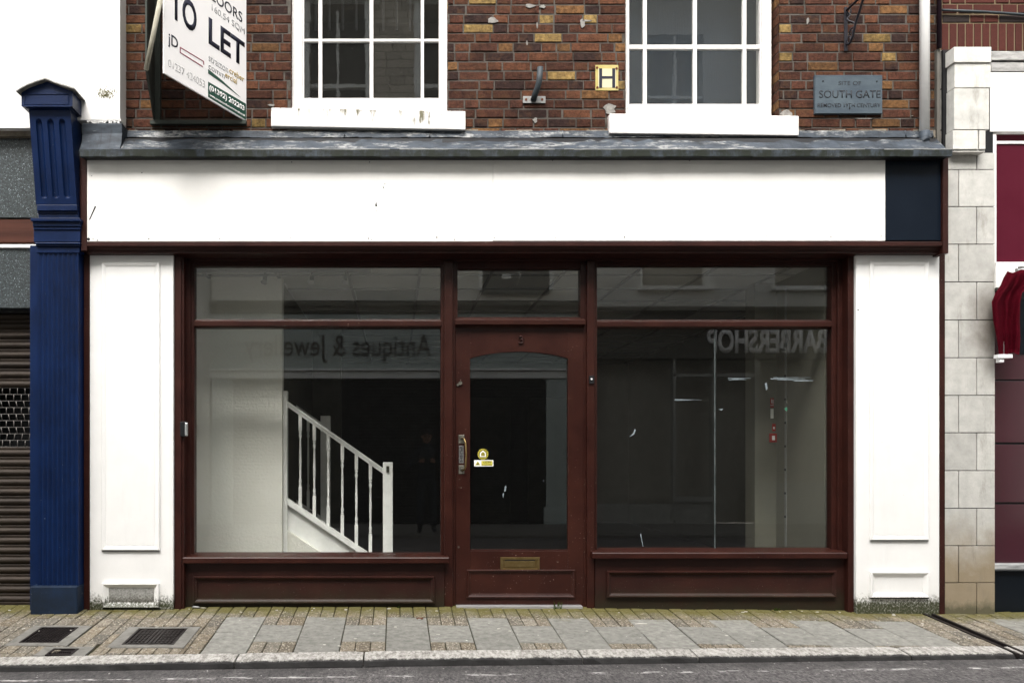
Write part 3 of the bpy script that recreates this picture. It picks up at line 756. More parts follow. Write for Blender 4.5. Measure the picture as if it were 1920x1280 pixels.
for px, py, r in ((266,324,1), (279,448,1.2), (412,447.5,1), (545,446,.8), (691,447,1.2), (697,449,.9), (819,445,1.4), (852,449,1.1), (915,445,.9), (927,445.5,.8), (1042,446,.7), (1171,444.5,1.2), (1295,443,.7), (1438,442,.7), (1558,443.5,1), (1652,443,1), (172,330,.8), (174.5,448.5,1), (183,450.5,1.1), (547,304,.9), (693,304,.9), (1036,301,.8), (1164,300,.8), (1293,301,.9), (1434,300,.8)):
    mb.disc((X(px,YF), YF-.0012, Z(py,YF)), r*.0042, 'y', .004, 8)
mb.disc((X(166,YF), YF-.001, Z(448.5,YF)), .012, 'y', .004, 7)
mb.prism([(X(166.5,YF), Z(412.5,YF)), (X(169,YF), Z(412,YF)), (X(180.5,YF), Z(387.5,YF)), (X(178,YF), Z(386,YF))], 'y', YF-.0014, YF+.002)
for q in (((717,350),(721,356),(719.5,350.5)), ((703,386),(707.5,388),(705.5,378)), ((704.5,401),(705.5,394),(706.5,393)), ((719,346.5),(723,343.5),(722,345.5))):
    mb.prism([(X(a,YF), Z(b,YF)) for a, b in q], 'y', YF-.0012, YF+.002)
merge(wpan, mb.build('scrapes', M['mark'], fs))

# white pilasters
def pilaster(px0, px1, py0, py1, up, low, label, frame):
    g = bpy.data.objects.new('pilaster', None); C.objects.link(g); g.parent = shop; g['label'] = label
    m = MB(); xa, xb = X(px0), X(px1); zb = min(gz(xa, 0), gz(xb, 0))-.03
    m.box(xa, xb, 0, .30, zb, Z(py0), .006)
    for (a, b, c, d), kind in ((up, 1), (low, 2)):
        x0_, x1_, z0_, z1_ = X(a), X(c), Z(d), Z(b)
        if kind == 1: m.rings(x0_, x1_, z0_, z1_, [(0, .001), (0, -.012), (.008, -.016), (.024, -.011), (.036, -.004), (.040, -.006), (.044, -.006)])
        else: m.rings(x0_, x1_, z0_, z1_, [(0, .001), (0, -.022), (.006, -.026), (.018, -.018), (.036, -.002), (.040, -.002), (.042, -.0015)])
    m.build('shaft', M['white_pilaster'], g)
    m = MB()
    for a, b in frame: m.pbox(a, 466, b, 1160, -.004, .28, .002)
    m.build('edge_strip', M['maroon_dull'], g)
    return g
pilL = pilaster(168, 325, 469, 1147, (191, 492, 300, 1031), (193, 1092, 299, 1138), 'left white pilaster, algae stained at its foot', ((157, 168),))
pilR = pilaster(1605, 1762, 467, 1156, (1630, 490, 1740, 1012), (1630, 1071, 1739, 1119), 'right white pilaster with green algae at its foot', ((1762, 1772),))
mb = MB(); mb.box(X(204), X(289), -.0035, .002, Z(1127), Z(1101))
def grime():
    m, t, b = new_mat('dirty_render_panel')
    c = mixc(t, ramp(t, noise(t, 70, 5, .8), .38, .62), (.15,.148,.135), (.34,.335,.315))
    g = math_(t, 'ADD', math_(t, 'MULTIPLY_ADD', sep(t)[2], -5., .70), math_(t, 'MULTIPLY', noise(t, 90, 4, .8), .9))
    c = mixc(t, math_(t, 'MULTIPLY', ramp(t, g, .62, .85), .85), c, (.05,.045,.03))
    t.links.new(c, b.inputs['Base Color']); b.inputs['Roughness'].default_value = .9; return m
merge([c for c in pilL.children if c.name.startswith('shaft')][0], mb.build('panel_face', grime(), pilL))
for pil_, ln in ((pilL, ((192,1031.3,300.5,1032.6), (194,1138.3,300,1139.8))), (pilR, ((1631,1012.3,1739,1013.2), (1631,1119.3,1740,1121)))):   # shadow lines under the mouldings, painted as thin black strips
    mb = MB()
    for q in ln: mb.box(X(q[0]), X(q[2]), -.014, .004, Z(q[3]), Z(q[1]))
    merge([c for c in pil_.children if c.name.startswith('shaft')][0], mb.build('shadow_lines', M['mark'], pil_))
for pil_, lst in ((pilL, ((284.5,777,3.2,.25), (294.5,778,1.2,1), (253,974.5,.7,1))), (pilR, ((1677,733.5,.7,1), (1683,784,.8,1), (1716,1101,1.6,.8), (1609,581,1.2,1), (1736,514,.5,1)))):
    mb = MB()
    for px, py, r, k in lst: mb.box(X(px-r), X(px+r), -.0012, .004, Z(py+r*k), Z(py-r*k))
    merge([c for c in pil_.children if c.name.startswith('shaft')][0], mb.build('chips', M['mark'], pil_))

# shopfront joinery
YG, YJ = .17, .11                                                   # glass plane, face of the joinery
sf = bpy.data.objects.new('shopfront_frame', None); C.objects.link(sf); sf.parent = shop
m = MB()
m.pbox(320, 470, 345, 1150, .03, .28, .004); m.box(X(345,YJ), X(357,YJ), YJ, .26, Z(1050,YJ), Z(478,YJ), .004)
m.pbox(357, 484, 364, 1042, YJ+.025, .22, .003)
m.pbox(327, 470, 340, 1150, .018, .035, .004)
m.build('jamb', M['maroon_dull'], sf)
m = MB(); m.pbox(1590, 470, 1607, 1160, .03, .28, .004); m.pbox(1571, 478, 1592, 1050, YJ, .26, .004); m.pbox(1559.5, 484, 1571, 1034, YJ+.025, .22, .003)
m.build('jamb', M['maroon_dull'], sf)
m = MB(); m.pbox(330, 462, 1605, 480, .055, .28, .003); m.pbox(345, 480, 1592, 489, YJ, .26, .004)
m.pbox(357, 489, 829, 499, YJ+.03, .22, .003); m.pbox(857, 489, 1093, 504, YJ+.03, .22, .003); m.pbox(1119, 489, 1571, 498, YJ+.03, .22, .003)
m.build('head', M['maroon_dull'], sf)
for (a, b) in ((833, 849), (1101, 1115)):
    m = MB(); m.pbox(a, 489, b, 1145, YJ-.02, .25, .004)
    m.pbox(a-6.5, 489, a, 1142, YJ+.02 if a > 1000 else YJ+.01, .23, .003); m.pbox(b, 489, b+4.5, 1142, YJ+.01, .23, .003)
    m.build('mullion', M['maroon'], sf)
for (a, b, yt) in ((364, 828, 600), (1120, 1560, 601)):
    m = MB(); xa, xb = X(a, YJ), X(b, YJ)
    m.prism([(YG+.03, Z(yt-4,YJ)), (YG-.012, Z(yt-3.5,YJ)), (YJ+.005, Z(yt+1.5,YJ)), (YJ, Z(yt+3,YJ)), (YJ, Z(yt+10.5,YJ)), (YJ+.02, Z(yt+13.5,YJ)), (YG+.03, Z(yt+13.5,YJ))], 'x', xa, xb)
    m.build('transom', M['maroon'], sf)
m = MB(); xa, xb = X(853.5,YJ), X(1096,YJ)
m.prism([(YG+.05, Z(592,YJ)), (YG-.02, Z(593,YJ)), (YG-.03, Z(596,YJ)), (YJ-.025, Z(601,YJ)), (YJ-.03, Z(602,YJ)), (YJ-.03, Z(609,YJ)), (YJ, Z(611,YJ)), (YJ+.02, Z(614,YJ)), (YJ+.02, Z(618,YJ)), (YG+.05, Z(618,YJ))], 'x', xa, xb)
m.pbox(853.5, 489, 858, 598, YJ+.02, .22, .002); m.pbox(1088.5, 489, 1096, 598, YJ+.02, .22, .002)
m.build('door_head_rail', M['maroon'], sf)
def window(px, label, joint=None):
    g = bpy.data.objects.new('shop_window', None); C.objects.link(g); g.parent = shop; g['label'] = label
    x0_, y0_, x1_, y1_, ty = px
    glassbox(x0_, y0_, x1_, ty, YG, 'fanlight_pane', M['glass'], g)
    if joint:
        glassbox(x0_, ty+12, joint-.8, y1_, YG, 'pane', M['glass'], g); glassbox(joint+.8, ty+12, x1_, y1_, YG, 'pane', M['glass'], g)
        m = MB(); m.pbox(joint-.75, ty+12, joint+.75, y1_, YG-.001, YG+.008); m.build('joint_seal', simple('silicone_joint', (.035,.042,.042), .5, (.12,.14,.14), 30, stretch=(1,1,.3), bumpk=.4), g)
    else: glassbox(x0_, ty+12, x1_, y1_, YG, 'pane', M['glass'], g)
    return g
wl = window((360, 495, 833, 1045, 602), 'left shop window in front of the staircase')
wr = window((1116, 494, 1564, 1036, 603), 'right shop window of two butted sheets', 1340.5)
glassbox(855, 498, 1092, 600, YG, 'door_fanlight', M['glass'], shop)
def sill(px0, px1, pyb, pyt, pyf):                                  # back edge, front top edge, front bottom edge
    m = MB(); yf = .025
    m.prism([(YG+.04, Z(pyb-1,YG)), (YG-.01, Z(pyb,YG)), (yf+.006, Z(pyt,yf)+.002), (yf, Z(pyt,yf)-.005), (yf, Z(pyf,yf)+.004), (yf+.006, Z(pyf,yf)), (YG+.04, Z(pyf,yf))], 'x', X(px0,yf), X(px1,yf))
    return m.build('sill', M['maroon'], sf)
sill(343, 841.5, 1036.5, 1045, 1056); sill(1111, 1588.5, 1027.5, 1036, 1047)
def riser(px0, px1, pyt, pyb, pan, label):
    m = MB(); y = YJ-.03
    m.box(X(px0,y), X(px1,y), y, .27, gz(X(px1), y)-.04, Z(pyt,y)+.004)
    m.prings(*pan, y, [(0, .001), (0, -.018), (.005, -.028), (.012, -.028), (.018, -.018), (.028, -.012), (.034, -.001), (.036, -.001)])
    m.build('stall_riser', M['riser'], shop, label)
riser(345, 833, 1056, 1140, (363, 1079, 815, 1130), 'left stall riser')
riser(1116, 1591, 1046, 1146, (1137, 1069, 1566, 1119), 'right stall riser')

# door
dr = bpy.data.objects.new('door', None); C.objects.link(dr); dr.parent = shop; dr['label'] = 'maroon shop door with arched glass pane'
YD = YJ+.02
gxl, gxr, gyt, gyb, gya = 881.5, 1065, 672, 1032, 659
m = MB()
m.pbox(854, 618, gxl, 1138, YD, YD+.045, .002); m.pbox(gxr, 618, 1094.5, 1138, YD, YD+.045, .002)
m.pbox(gxl, gyb, gxr, 1138, YD+.001, YD+.044, .002)
arc = []
for k in range(25):
    u = k/24; px = gxl+(gxr-gxl)*u; py = gyt-(gyt-gya)*(1-(2*u-1)**2)**.9
    arc.append((X(px,YD), Z(py,YD)))
for (a, b) in zip(arc, arc[1:]):                                    # top rail with its segmental arch
    for yy in (YD+.001, YD+.044): m.face([(a[0], yy, a[1]), (b[0], yy, b[1]), (b[0], yy, Z(618,YD)), (a[0], yy, Z(618,YD))])
    m.face([(a[0], YD+.001, a[1]), (b[0], YD+.001, b[1]), (b[0], YD+.044, b[1]), (a[0], YD+.044, a[1])])
m.prings(875, 1067, 1078, 1120, YD, [(0, .001), (0, -.010), (.005, -.016), (.012, -.014), (.020, -.006), (.028, -.004), (.032, .0005)])
m.build('door_leaf', M['maroon'], dr)
dgl = glassbox(gxl-2, gya-2, gxr+2, gyb+2, YD+.022, 'door_glass', M['glass'], dr)
m = MB(); m.pbox(gxl, gyb-2.5, gxr, gyb, YD+.008, YD+.02, .001); m.build('glazing_bead', M['maroon_dull'], dr)
m = MB(); m.pbox(938, 1044, 1012, 1070, YD-.003, YD+.01, .002); m.prings(938, 1044, 1012, 1070, YD-.003, [(0, 0), (.002, -.005), (.018, -.005), (.020, -.001), (.021, .001)]); lb = m.build('letterbox', M['brass'], dr)
m = MB(); m.pbox(947, 1051, 1003, 1063, YD-.008, YD, .002); m.build('flap', M['brass'], lb)
m = MB(); m.pbox(947, 1049.5, 1003, 1051, YD-.0085, YD); m.build('flap_gap', M['black'], lb)
# pull handle and PUSH plate
m = MB()
for a, b in ((815, 831), (872, 888)):
    m.pbox(860, a, 870.5, b, YD-.004, YD+.004, .002)
    m.disc((X(865.3,YD), YD-.012, Z((a+b)/2-3,YD)), .011, 'y', .01)
h_ = m.build('door_handle', M['pewter'], dr)
m = MB(); m.tube([(X(866,YD), YD-.01, Z(821,YD)), (X(870,YD), YD-.035, Z(823,YD)), (X(872,YD), YD-.05, Z(830,YD)), (X(873,YD), YD-.055, Z(850,YD)), (X(872,YD), YD-.05, Z(874,YD)), (X(870,YD), YD-.035, Z(880,YD)), (X(866,YD), YD-.01, Z(882,YD))], .0065, 8)
m.build('grip', M['brass'], h_)
m = MB(); m.pbox(860.5, 835, 869.5, 868, YD-.003, YD+.002, .001); ppl = m.build('push_plate', M['steel'], dr)
text('plate_lettering', 'PUSH', M['plaque_cut'], ppl, (X(862.6,YD), YD-.0035, Z(837.5,YD)), .112, .019, (0,0,-1), (1,0,0), .01, .001)
m = MB(); m.disc((X(863,YD), YD-.014, Z(718,YD)), .014, 'y', .014); m.disc((X(858.5,YD), YD-.01, Z(721,YD)), .010, 'y', .01); m.build('lock', M['pewter'], dr)
m = MB(); m.disc((X(860,YD), YD-.003, Z(1025,YD)), .008, 'y', .006); m.build('keyhole', M['pewter'], dr)
text('house_number', '3', M['maroon_dull'], dr, (X(972,YD), YD-.001, Z(645,YD)), .040, .064, bold=.012, thick=.012)
m = MB(); m.pbox(856, 1136, 1093, 1141, .06, .20, .002); m.build('threshold', simple('aluminium_threshold', (.35,.34,.34), .4, metal=.5, bumpk=.1), shop)
# bell and entry sensor
m = MB(); y = YJ-.035; m.pbox(1105, 704, 1114.5, 719, y, y+.016, .003); bl = m.build('doorbell', M['black'], sf)
m = MB(); m.disc((X(1109,y), y-.006, Z(710.5,y)), .007, 'y', .008); m.build('bell_push', M['plastic_w'], bl)
m = MB(); m.pbox(337.5, 790, 350, 818, -.002, .04, .004); sn = m.build('key_safe', M['black'], sf)
m = MB(); m.pbox(346.5, 792, 352, 817, -.012, .0, .004); m.build('cover', M['chrome'], sn)
# marks on the right pane
m = MB()
for x0_, x1_, y0_ in ((1365,1408,709), (1366,1400,712), (1372,1396,710), (1445,1510,710), (1458,1525,712), (1450,1520,708), (1488,1524,714), (1265,1315,748.5), (1265,1295,750)):
    yy = YG-.0015; w = random.uniform(.4, .9); k = random.uniform(-2, 2)
    m.prism([(X(x0_,yy), Z(y0_+w,yy)), (X(x1_,yy), Z(y0_+w*.3+k*.5,yy)), (X(x1_,yy), Z(y0_-w*.5+k*.5,yy)), (X(x0_,yy), Z(y0_-w,yy))], 'y', yy, yy+.001)
for q in (((1180,819),(1187,812),(1190,803),(1192,806),(1189,814)), ((1200,1001),(1202,1000),(1206,1023),(1205,1024)), ((1346,767),(1356,766),(1353,769)), ((1434,718),(1438,718),(1439,728),(1436,732))):
    m.prism([(X(a,YG), Z(b,YG)) for a, b in q], 'y', YG-.0018, YG-.0008)
m.build('tape_residue', M['tape'], wr)
m = MB(); m.prism([(X(1471,YG), Z(765,YG)), (X(1477,YG), Z(764,YG)), (X(1476,YG), Z(771,YG))], 'y', YG+.007, YG+.008); m.build('sticker_scrap', M['green'], wr)
m = MB()
for q in (((947,912),(950,910),(949,920),(946,922)), ((943,925),(946,924),(944,934)), ((1019,900),(1021,899),(1020,903))):
    m.prism([(X(a,YD), Z(b,YD)) for a, b in q], 'y', YD+.019, YD+.021)
merge(dgl, m.build('paint_splash', M['tape'], dr))

# --- interior of the shop: floor, walls, suspended ceiling
inn = bpy.data.objects.new('shop_interior', None); C.objects.link(inn); inn.parent = shop
YCe = 2.68
m = MB(); m.box(-3.2, 3.9, .27, 8.0, -.04, .03); m.build('floor', M['floor_int'], inn)
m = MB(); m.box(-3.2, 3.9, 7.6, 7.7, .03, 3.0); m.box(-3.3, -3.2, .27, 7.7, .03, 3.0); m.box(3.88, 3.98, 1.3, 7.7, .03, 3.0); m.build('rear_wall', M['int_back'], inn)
m = MB(); yw = .85
m.box(-3.2, X(529,yw), yw, yw+.10, .03, 3.0); m.build('partition_wall', M['int_wall'], inn)
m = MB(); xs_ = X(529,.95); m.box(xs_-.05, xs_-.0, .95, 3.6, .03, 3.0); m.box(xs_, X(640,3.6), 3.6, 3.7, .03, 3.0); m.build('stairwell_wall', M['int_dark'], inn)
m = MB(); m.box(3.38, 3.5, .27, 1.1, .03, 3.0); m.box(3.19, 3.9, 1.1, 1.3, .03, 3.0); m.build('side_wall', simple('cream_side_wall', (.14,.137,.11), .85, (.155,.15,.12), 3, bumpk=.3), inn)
m = MB(); m.box(3.375, 3.39, .9, .93, .1, 2.6)
m.build('shelf_upright', M['ceil_grid'], inn)
m = MB()
for k in range(7): m.box(3.368, 3.3745, .905, .925, Z(704+44*k,.9)-.010, Z(704+44*k,.9)+.008)
m.build('upright_slots', M['black'], inn)
m = MB(); m.box(-3.2, 3.9, .262, 7.7, YCe+.01, YCe+.03)
m.build('ceiling', M['ceil_tile'], inn)
m = MB(); gx = 2.0-.6*9
while gx < 3.9: m.box(gx-.012, gx+.012, .27, 7.6, YCe-.004, YCe+.011); gx += .6
gy = .14+.6
while gy < 7.6: m.box(-3.2, 3.9, gy-.012, gy+.012, YCe-.0035, YCe+.0105); gy += .6
m.build('ceiling_grid', M['ceil_grid'], inn)
m = MB(); m.box(-.375, .185, 1.36, 1.93, YCe-.003, YCe+.009); m.box(-.98, -.42, 2.5, 3.1, YCe-.003, YCe+.009); m.box(2.62, 3.18, 2.5, 3.1, YCe-.003, YCe+.009); m.build('light_panel', simple('unlit_light_diffuser', (.13,.13,.11), .5, bumpk=0), inn)
m = MB(); m.box(-2.2, -.2, .46, .50, YCe-.03, YCe-.004, .003); tr = m.build('light_track', M['ceil_grid'], inn)
for px in (497, 585, 648):                                          # spot lamps on the track
    d = .48; sp = MB(); xx = X(px, d); zt = YCe-.03
    sp.tube([(xx, d, zt), (xx, d, zt-.02)], .008, 8); sp.tube([(xx, d, zt-.02), (xx-.003, d-.01, zt-.07), (xx-.005, d-.02, zt-.085)], [.017, .018, .028], 12)
    sp.build('spotlight', M['steel'], tr)
# staircase
st = bpy.data.objects.new('staircase', None); C.objects.link(st); st.parent = shop; st['label'] = 'white staircase rising to the left behind the window'
ys = .96
def stair_rail(ys, dx, dz, name):
    q = lambda px, py: (X(px, ys)+dx, Z(py, ys)+dz)
    m = MB(); m.box(q(529,0)[0], q(539.5,0)[0], ys-.04, ys+.04, .03, q(0,733)[1], .004); m.build('newel_post', M['int_white'], st)
    m = MB(); m.box(q(718,0)[0], q(736.5,0)[0], ys-.04, ys+.04, .03, q(0,866)[1], .006); m.build('newel_post', M['int_white'], st)
    m = MB(); a, b = q(539,756), q(719,882)
    for (o0, o1, w) in ((0, .020, .035), (-.028, -.002, .022)):
        m.prism([(a[0], a[1]+o0), (b[0], b[1]+o0), (b[0], b[1]+o1), (a[0], a[1]+o1)], 'y', ys-w, ys+w)
    m.build('handrail', M['int_white'], st)
    e, f = q(539,936), q(720,1058)
    m = MB(); m.prism([(e[0], e[1]-.04), (f[0], f[1]-.04), (f[0], f[1]+.015), (e[0], e[1]+.015)], 'y', ys-.03, ys+.03)
    m.build('string', M['int_white'], st)
    for k in range(6):
        px = 563+26.3*k; x_ = q(px,0)[0]; u = (x_-a[0])/(b[0]-a[0])
        zt = a[1]+(b[1]-a[1])*u-.01; zb = e[1]+(f[1]-e[1])*u; hw = .0145
        L_ = zt-zb
        m = MB(); m.box(x_-hw, x_+hw, ys-hw, ys+hw, zt-.15, zt, .003); m.box(x_-hw, x_+hw, ys-hw, ys+hw, zb, zb+.19, .003)
        z1_, z0_ = zt-.15, zb+.19
        pr = [(.008, z0_), (.014, z0_+.012), (.009, z0_+.024), (.014, z0_+.045), (.008, z0_+.075), (.012, z0_+(z1_-z0_)*.5), (.008, z1_-.075), (.0145, z1_-.045), (.009, z1_-.024), (.0145, z1_-.012), (.008, z1_)]
        m.lathe(x_, ys, pr, 10)
        m.build('baluster', M['int_white'], st)
stair_rail(.96, 0, 0, 'near')
m = MB(); e, f = (X(533,.98), Z(936,.98)), (X(720,.98), Z(1058,.98))
m.prism([(e[0], .03), (f[0], .03), (f[0], f[1]-.01), (e[0], e[1]-.01)], 'y', .972, 1.04)
m.build('stair_side_panel', M['int_white'], st)
m = MB(); m.prism([(X(530,.9), Z(1006,.9)), (X(540,.9), Z(996,.9)), (X(600,.9), Z(1036,.9)), (X(600,.9), .03), (X(530,.9), .03)], 'y', .93, .972)
m.build('skirting_panel', M['int_wall'], st)
m = MB()
for k in range(13):                                                 # treads behind the side panel
    x1_ = X(720,.98)-k*.225; z1_ = .03+.17*(k+1)-.1
    m.box(x1_-.25, x1_, 1.05, 1.95, z1_-.17, z1_)
m.build('treads', simple('stair_carpet', (.05,.05,.05), .9), st)
stair_rail(2.0, -.62, .46, 'far')
m = MB(); m.box(X(727,.9)-.012, X(727,.9)+.012, .905, .92, Z(881,.9)-.02, Z(876,.9)+.012); m.build('light_switch', M['pewter'], st)
# counter and door in the gloom
m = MB(); m.box(.9, 1.9, 7.5, 7.6, .03, 2.1, .01); m.box(2.2, 3.1, 7.5, 7.6, .03, 2.1, .01); m.build('rear_door', M['int_dark'], inn)

# fire point
fp = thing('fire_alarm_point', 'small red square fire alarm call point on the wall inside the right window', 'fire alarm', (3.3, 1.09, 1.3))
a = 1.095
m = MB(); m.pbox(1444.5, 812, 1457, 829, a-.03, a, .003); m.build('case', M['red'], fp)
m = MB(); m.pbox(1448, 816.5, 1453, 824.5, a-.034, a-.03); m.build('glass_window', M['plastic_w'], fp)
def small_sign(px0, py0, px1, py1, label, mt, nm, inner):
    t = thing(nm, label, 'sign', (X((px0+px1)/2,a), a, Z(py1,a)), 'safety signs inside the right window')
    m = MB(); m.pbox(px0, py0, px1, py1, a-.004, a-.0005); m.build('board', mt, t)
    m = MB()
    for q in inner: m.pbox(*q, a-.006, a-.004)
    m.build('marking', M['plastic_w'], t)
small_sign(1448, 794, 1454.5, 808, 'red sign just above the fire alarm call point', M['red'], 'fire_sign', [(1450,800,1452.5,804)])
small_sign(1444.5, 746, 1451, 764, 'tall red sign, uppermost on the wall inside the right window', M['red'], 'fire_sign', [(1446.5,748,1447.5,756), (1449,749,1450,757), (1445,759,1450.5,760)])
small_sign(1445, 766, 1450.5, 784, 'grey notice with rows of small symbols under the tall red sign', M['opp_white'], 'notice', [(1446,768,1447,770)])
# door stickers (inside face of the glass)
y = YD+.016
t = thing('round_sticker', 'round olive and white sticker on the door glass', 'sticker', (X(905,y), y, Z(861,y)))
m = MB(); m.disc((X(905.5,y), y, Z(851,y)), .043, 'y', .002, 28); m.build('disc', M['sticker_o'], t)
m = MB()
for k in range(14):
    a_ = 2*math.pi*k/14; m.disc((X(905.5,y)+.037*math.cos(a_), y-.001, Z(851,y)+.037*math.sin(a_)), .0045, 'y', .002, 6)
m.build('rim_dots', M['sticker_y'], t)
m = MB(); pts = [(900,856), (911,856), (911,848.5), (905.5,844), (900,848.5)]; m.prism([(X(p,y), Z(q,y)) for p, q in pts], 'y', y-.001, y+.0005); m.build('house_mark', M['plastic_w'], t)
m = MB(); pts = [(902,854.5), (909,854.5), (909,849.5), (905.5,846.5), (902,849.5)]; m.prism([(X(p,y), Z(q,y)) for p, q in pts], 'y', y-.0018, y-.0008); m.build('house_centre', M['sticker_o'], t)
t = thing('cctv_sticker', 'white and yellow CCTV warning sticker low on the door glass', 'sticker', (X(907,y), y, Z(874,y)))
m = MB(); m.pbox(889, 862, 925, 874, y, y+.002); m.build('backing', M['plastic_w'], t)
m = MB(); m.pbox(902.5, 863.5, 923.5, 872.5, y-.001, y+.0005); m.prism([(X(891,y), Z(871.5,y)), (X(900.5,y), Z(871.5,y)), (X(895.7,y), Z(864,y))], 'y', y-.001, y+.0005); m.build('yellow_field', M['sticker_y'], t)
text('title_lettering', 'CCTV', M['ink'], t, (X(906,y), y-.0012, Z(868,y)), .062, .015, bold=.02, thick=.0006)
text('small_lettering', 'in operation', M['ink'], t, (X(903.5,y), y-.0012, Z(872.2,y)), .076, .012, thick=.0006)
m = MB(); m.prism([(X(893.6,y), Z(870.3,y)), (X(898,y), Z(870.3,y)), (X(897,y), Z(867.5,y)), (X(894.5,y), Z(868.2,y))], 'y', y-.0016, y-.0008); m.build('camera_symbol', M['ink'], t)

# ================================================================== LEFT NEIGHBOUR
lf = thing('neighbour_shop', 'left neighbour with white render, dark granite panels, roller shutter and fluted blue pilaster', 'shop', (-3, 0, 0))
YW = YB-.14
m = MB(); xr = X(225,YW)
zl, zh = Z(240,YW), Z(226,YW)
m.box(-9, xr, YW, 1.0, zh, 6.6, .006); m.box(-9, X(58,YW), YW+.0005, 1.0, zl, zh+.01)
# broken lower edge of the render
for k in range(26):
    a = X(163,YW)+(xr-X(163,YW))*k/26; m.box(a, a+.014, YW+.002, YW+.1, zh-random.uniform(.0, .022), zh+.01)
rwl = m.build('render_wall', white_paint('white_render_with_algae', None, sp=.74), lf)
m = MB(); 
rnd = random.Random(3)
for k in range(150):                                                # green growth above the corner of the pilaster
    u, v = rnd.gauss(0, 1), rnd.gauss(0, 1); px = 199+u*9; py = 176+v*5; s = rnd.uniform(.3, 1.3)
    m.prism([(X(px-s,YW), Z(py,YW)), (X(px,YW), Z(py+s*1.2,YW)), (X(px+s,YW), Z(py,YW)), (X(px,YW), Z(py-s*1.3,YW))], 'y', YW-.002, YW+.002)
merge(rwl, m.build('moss_patch', simple('yellow_green_moss', (.10,.085,.025), .9, (.20,.19,.11), 40), lf))
m = MB(); m.pbox(-400, 243, 62, 255, -.03, .1, .004); m.build('coping', M['mortar_fillet'], lf)
for q in ((-400, 256, 71, 408), (-400, 466, 72, 577)):
    m = MB(); m.pbox(*q, .02, .1, .002); m.build('granite_panel', M['granite'], lf)
m = MB(); m.pbox(-400, 411, 66, 454, .03, .1, .002); m.build('wooden_rail', M['wood'], lf)
m = MB(); m.pbox(-400, 458, 70, 464.5, .0, .1, .004); m.build('white_bead', M['white'], lf)
m = MB(); m.box(-9, X(60), .1, .6, Z(582), Z(243)); m.box(-9, X(60), .45, .6, -.2, Z(580)); m.build('wall_core', M['black'], lf)
sh = bpy.data.objects.new('roller_shutter', None); C.objects.link(sh); sh.parent = lf
m = MB(); m2 = MB(); yS = .16
def slat_row(m, z0, z1, x0, x1):
    pr = []; n = 10
    for k in range(n+1):
        u = k/n; z = z0+(z1-z0)*u
        y = yS-(.018*math.sin(math.pi*min(1, u/.72))**.8 if u < .72 else .006*math.sin(math.pi*(u-.72)/.28))
        pr.append((y, z))
    for a, b in zip(pr, pr[1:]): m.face([(x0, *a), (x1, *a), (x1, *b), (x0, *b)])
xl, xr2 = X(-420,yS), X(59,yS)
zg0, zg1 = Z(837.5,yS), Z(727,yS); pt = 18.25/F*(D+yS)
z = zg0
while z > -.02: slat_row(m, z-pt, z, xl, xr2); z -= pt
z = zg1
while z < Z(583,yS): slat_row(m, z, z+pt, xl, xr2); z += pt
m.build('slats', M['shutter'], sh)
m = MB(); m.pbox(-420, 1128, 58.5, 1152, yS-.025, yS+.01, .004); m.build('bottom_bar', M['shutter'], sh)
rows_ = 9; hh = (zg1-zg0)/rows_
for r in range(rows_+1): m2.tube([(xl, yS, zg0+r*hh), (xr2, yS, zg0+r*hh)], .0035, 6)
for r in range(rows_):
    x_ = xl+(.03 if r % 2 else 0); lean = random.uniform(-.012, .012)
    while x_ < xr2: m2.tube([(x_, yS, zg0+r*hh), (x_+lean, yS-.002, zg0+(r+1)*hh)], .003, 5); x_ += .0585
m2.build('grille', M['wire'], sh)
# blue pilaster with console
bp = bpy.data.objects.new('blue_pilaster', None); C.objects.link(bp); bp.parent = lf
yp = -.10
m = MB(); m.pbox(56, 460, 70, 1150, -.02, .2, .003)
xa, xb = X(70,yp), X(147,yp); nf = 8; z0_, z1_ = Z(1097,yp), Z(474,yp)
pr = [(xa, .05), (xa, yp)]
for k in range(nf):                                                 # reeded face
    u0 = xa+.008+(xb-xa-.016)*k/nf; w = (xb-xa-.016)/nf
    for q in range(7):
        t_ = q/6; pr.append((u0+w*(.04+.92*t_), yp+.001-.0*t_+.011*math.sin(math.pi*t_)))
pr += [(xb, yp), (xb, .05)]
m.prism(pr, 'z', z0_, z1_)
m.build('shaft', M['blue'], bp)
m = MB(); y_ = yp-.03; m.box(X(56,y_), X(145,y_), y_, .05, -.10, Z(1098,y_), .012); m.build('plinth', M['blue_plinth'], bp)
m = MB()
for (a, b, c, d, yy) in ((57, 408.5, 150, 414.5, -.165), (61, 414.5, 149.5, 424, -.145), (62, 425, 150, 430.5, -.135), (63, 431, 150, 453.5, -.125), (65, 454.5, 150, 457.5, -.132), (67, 458.5, 150, 462, -.118), (69, 463, 149, 474, -.105)):
    m.pbox(a, b, c, d, yy, .05, .003)
m.build('capital', M['blue'], bp)
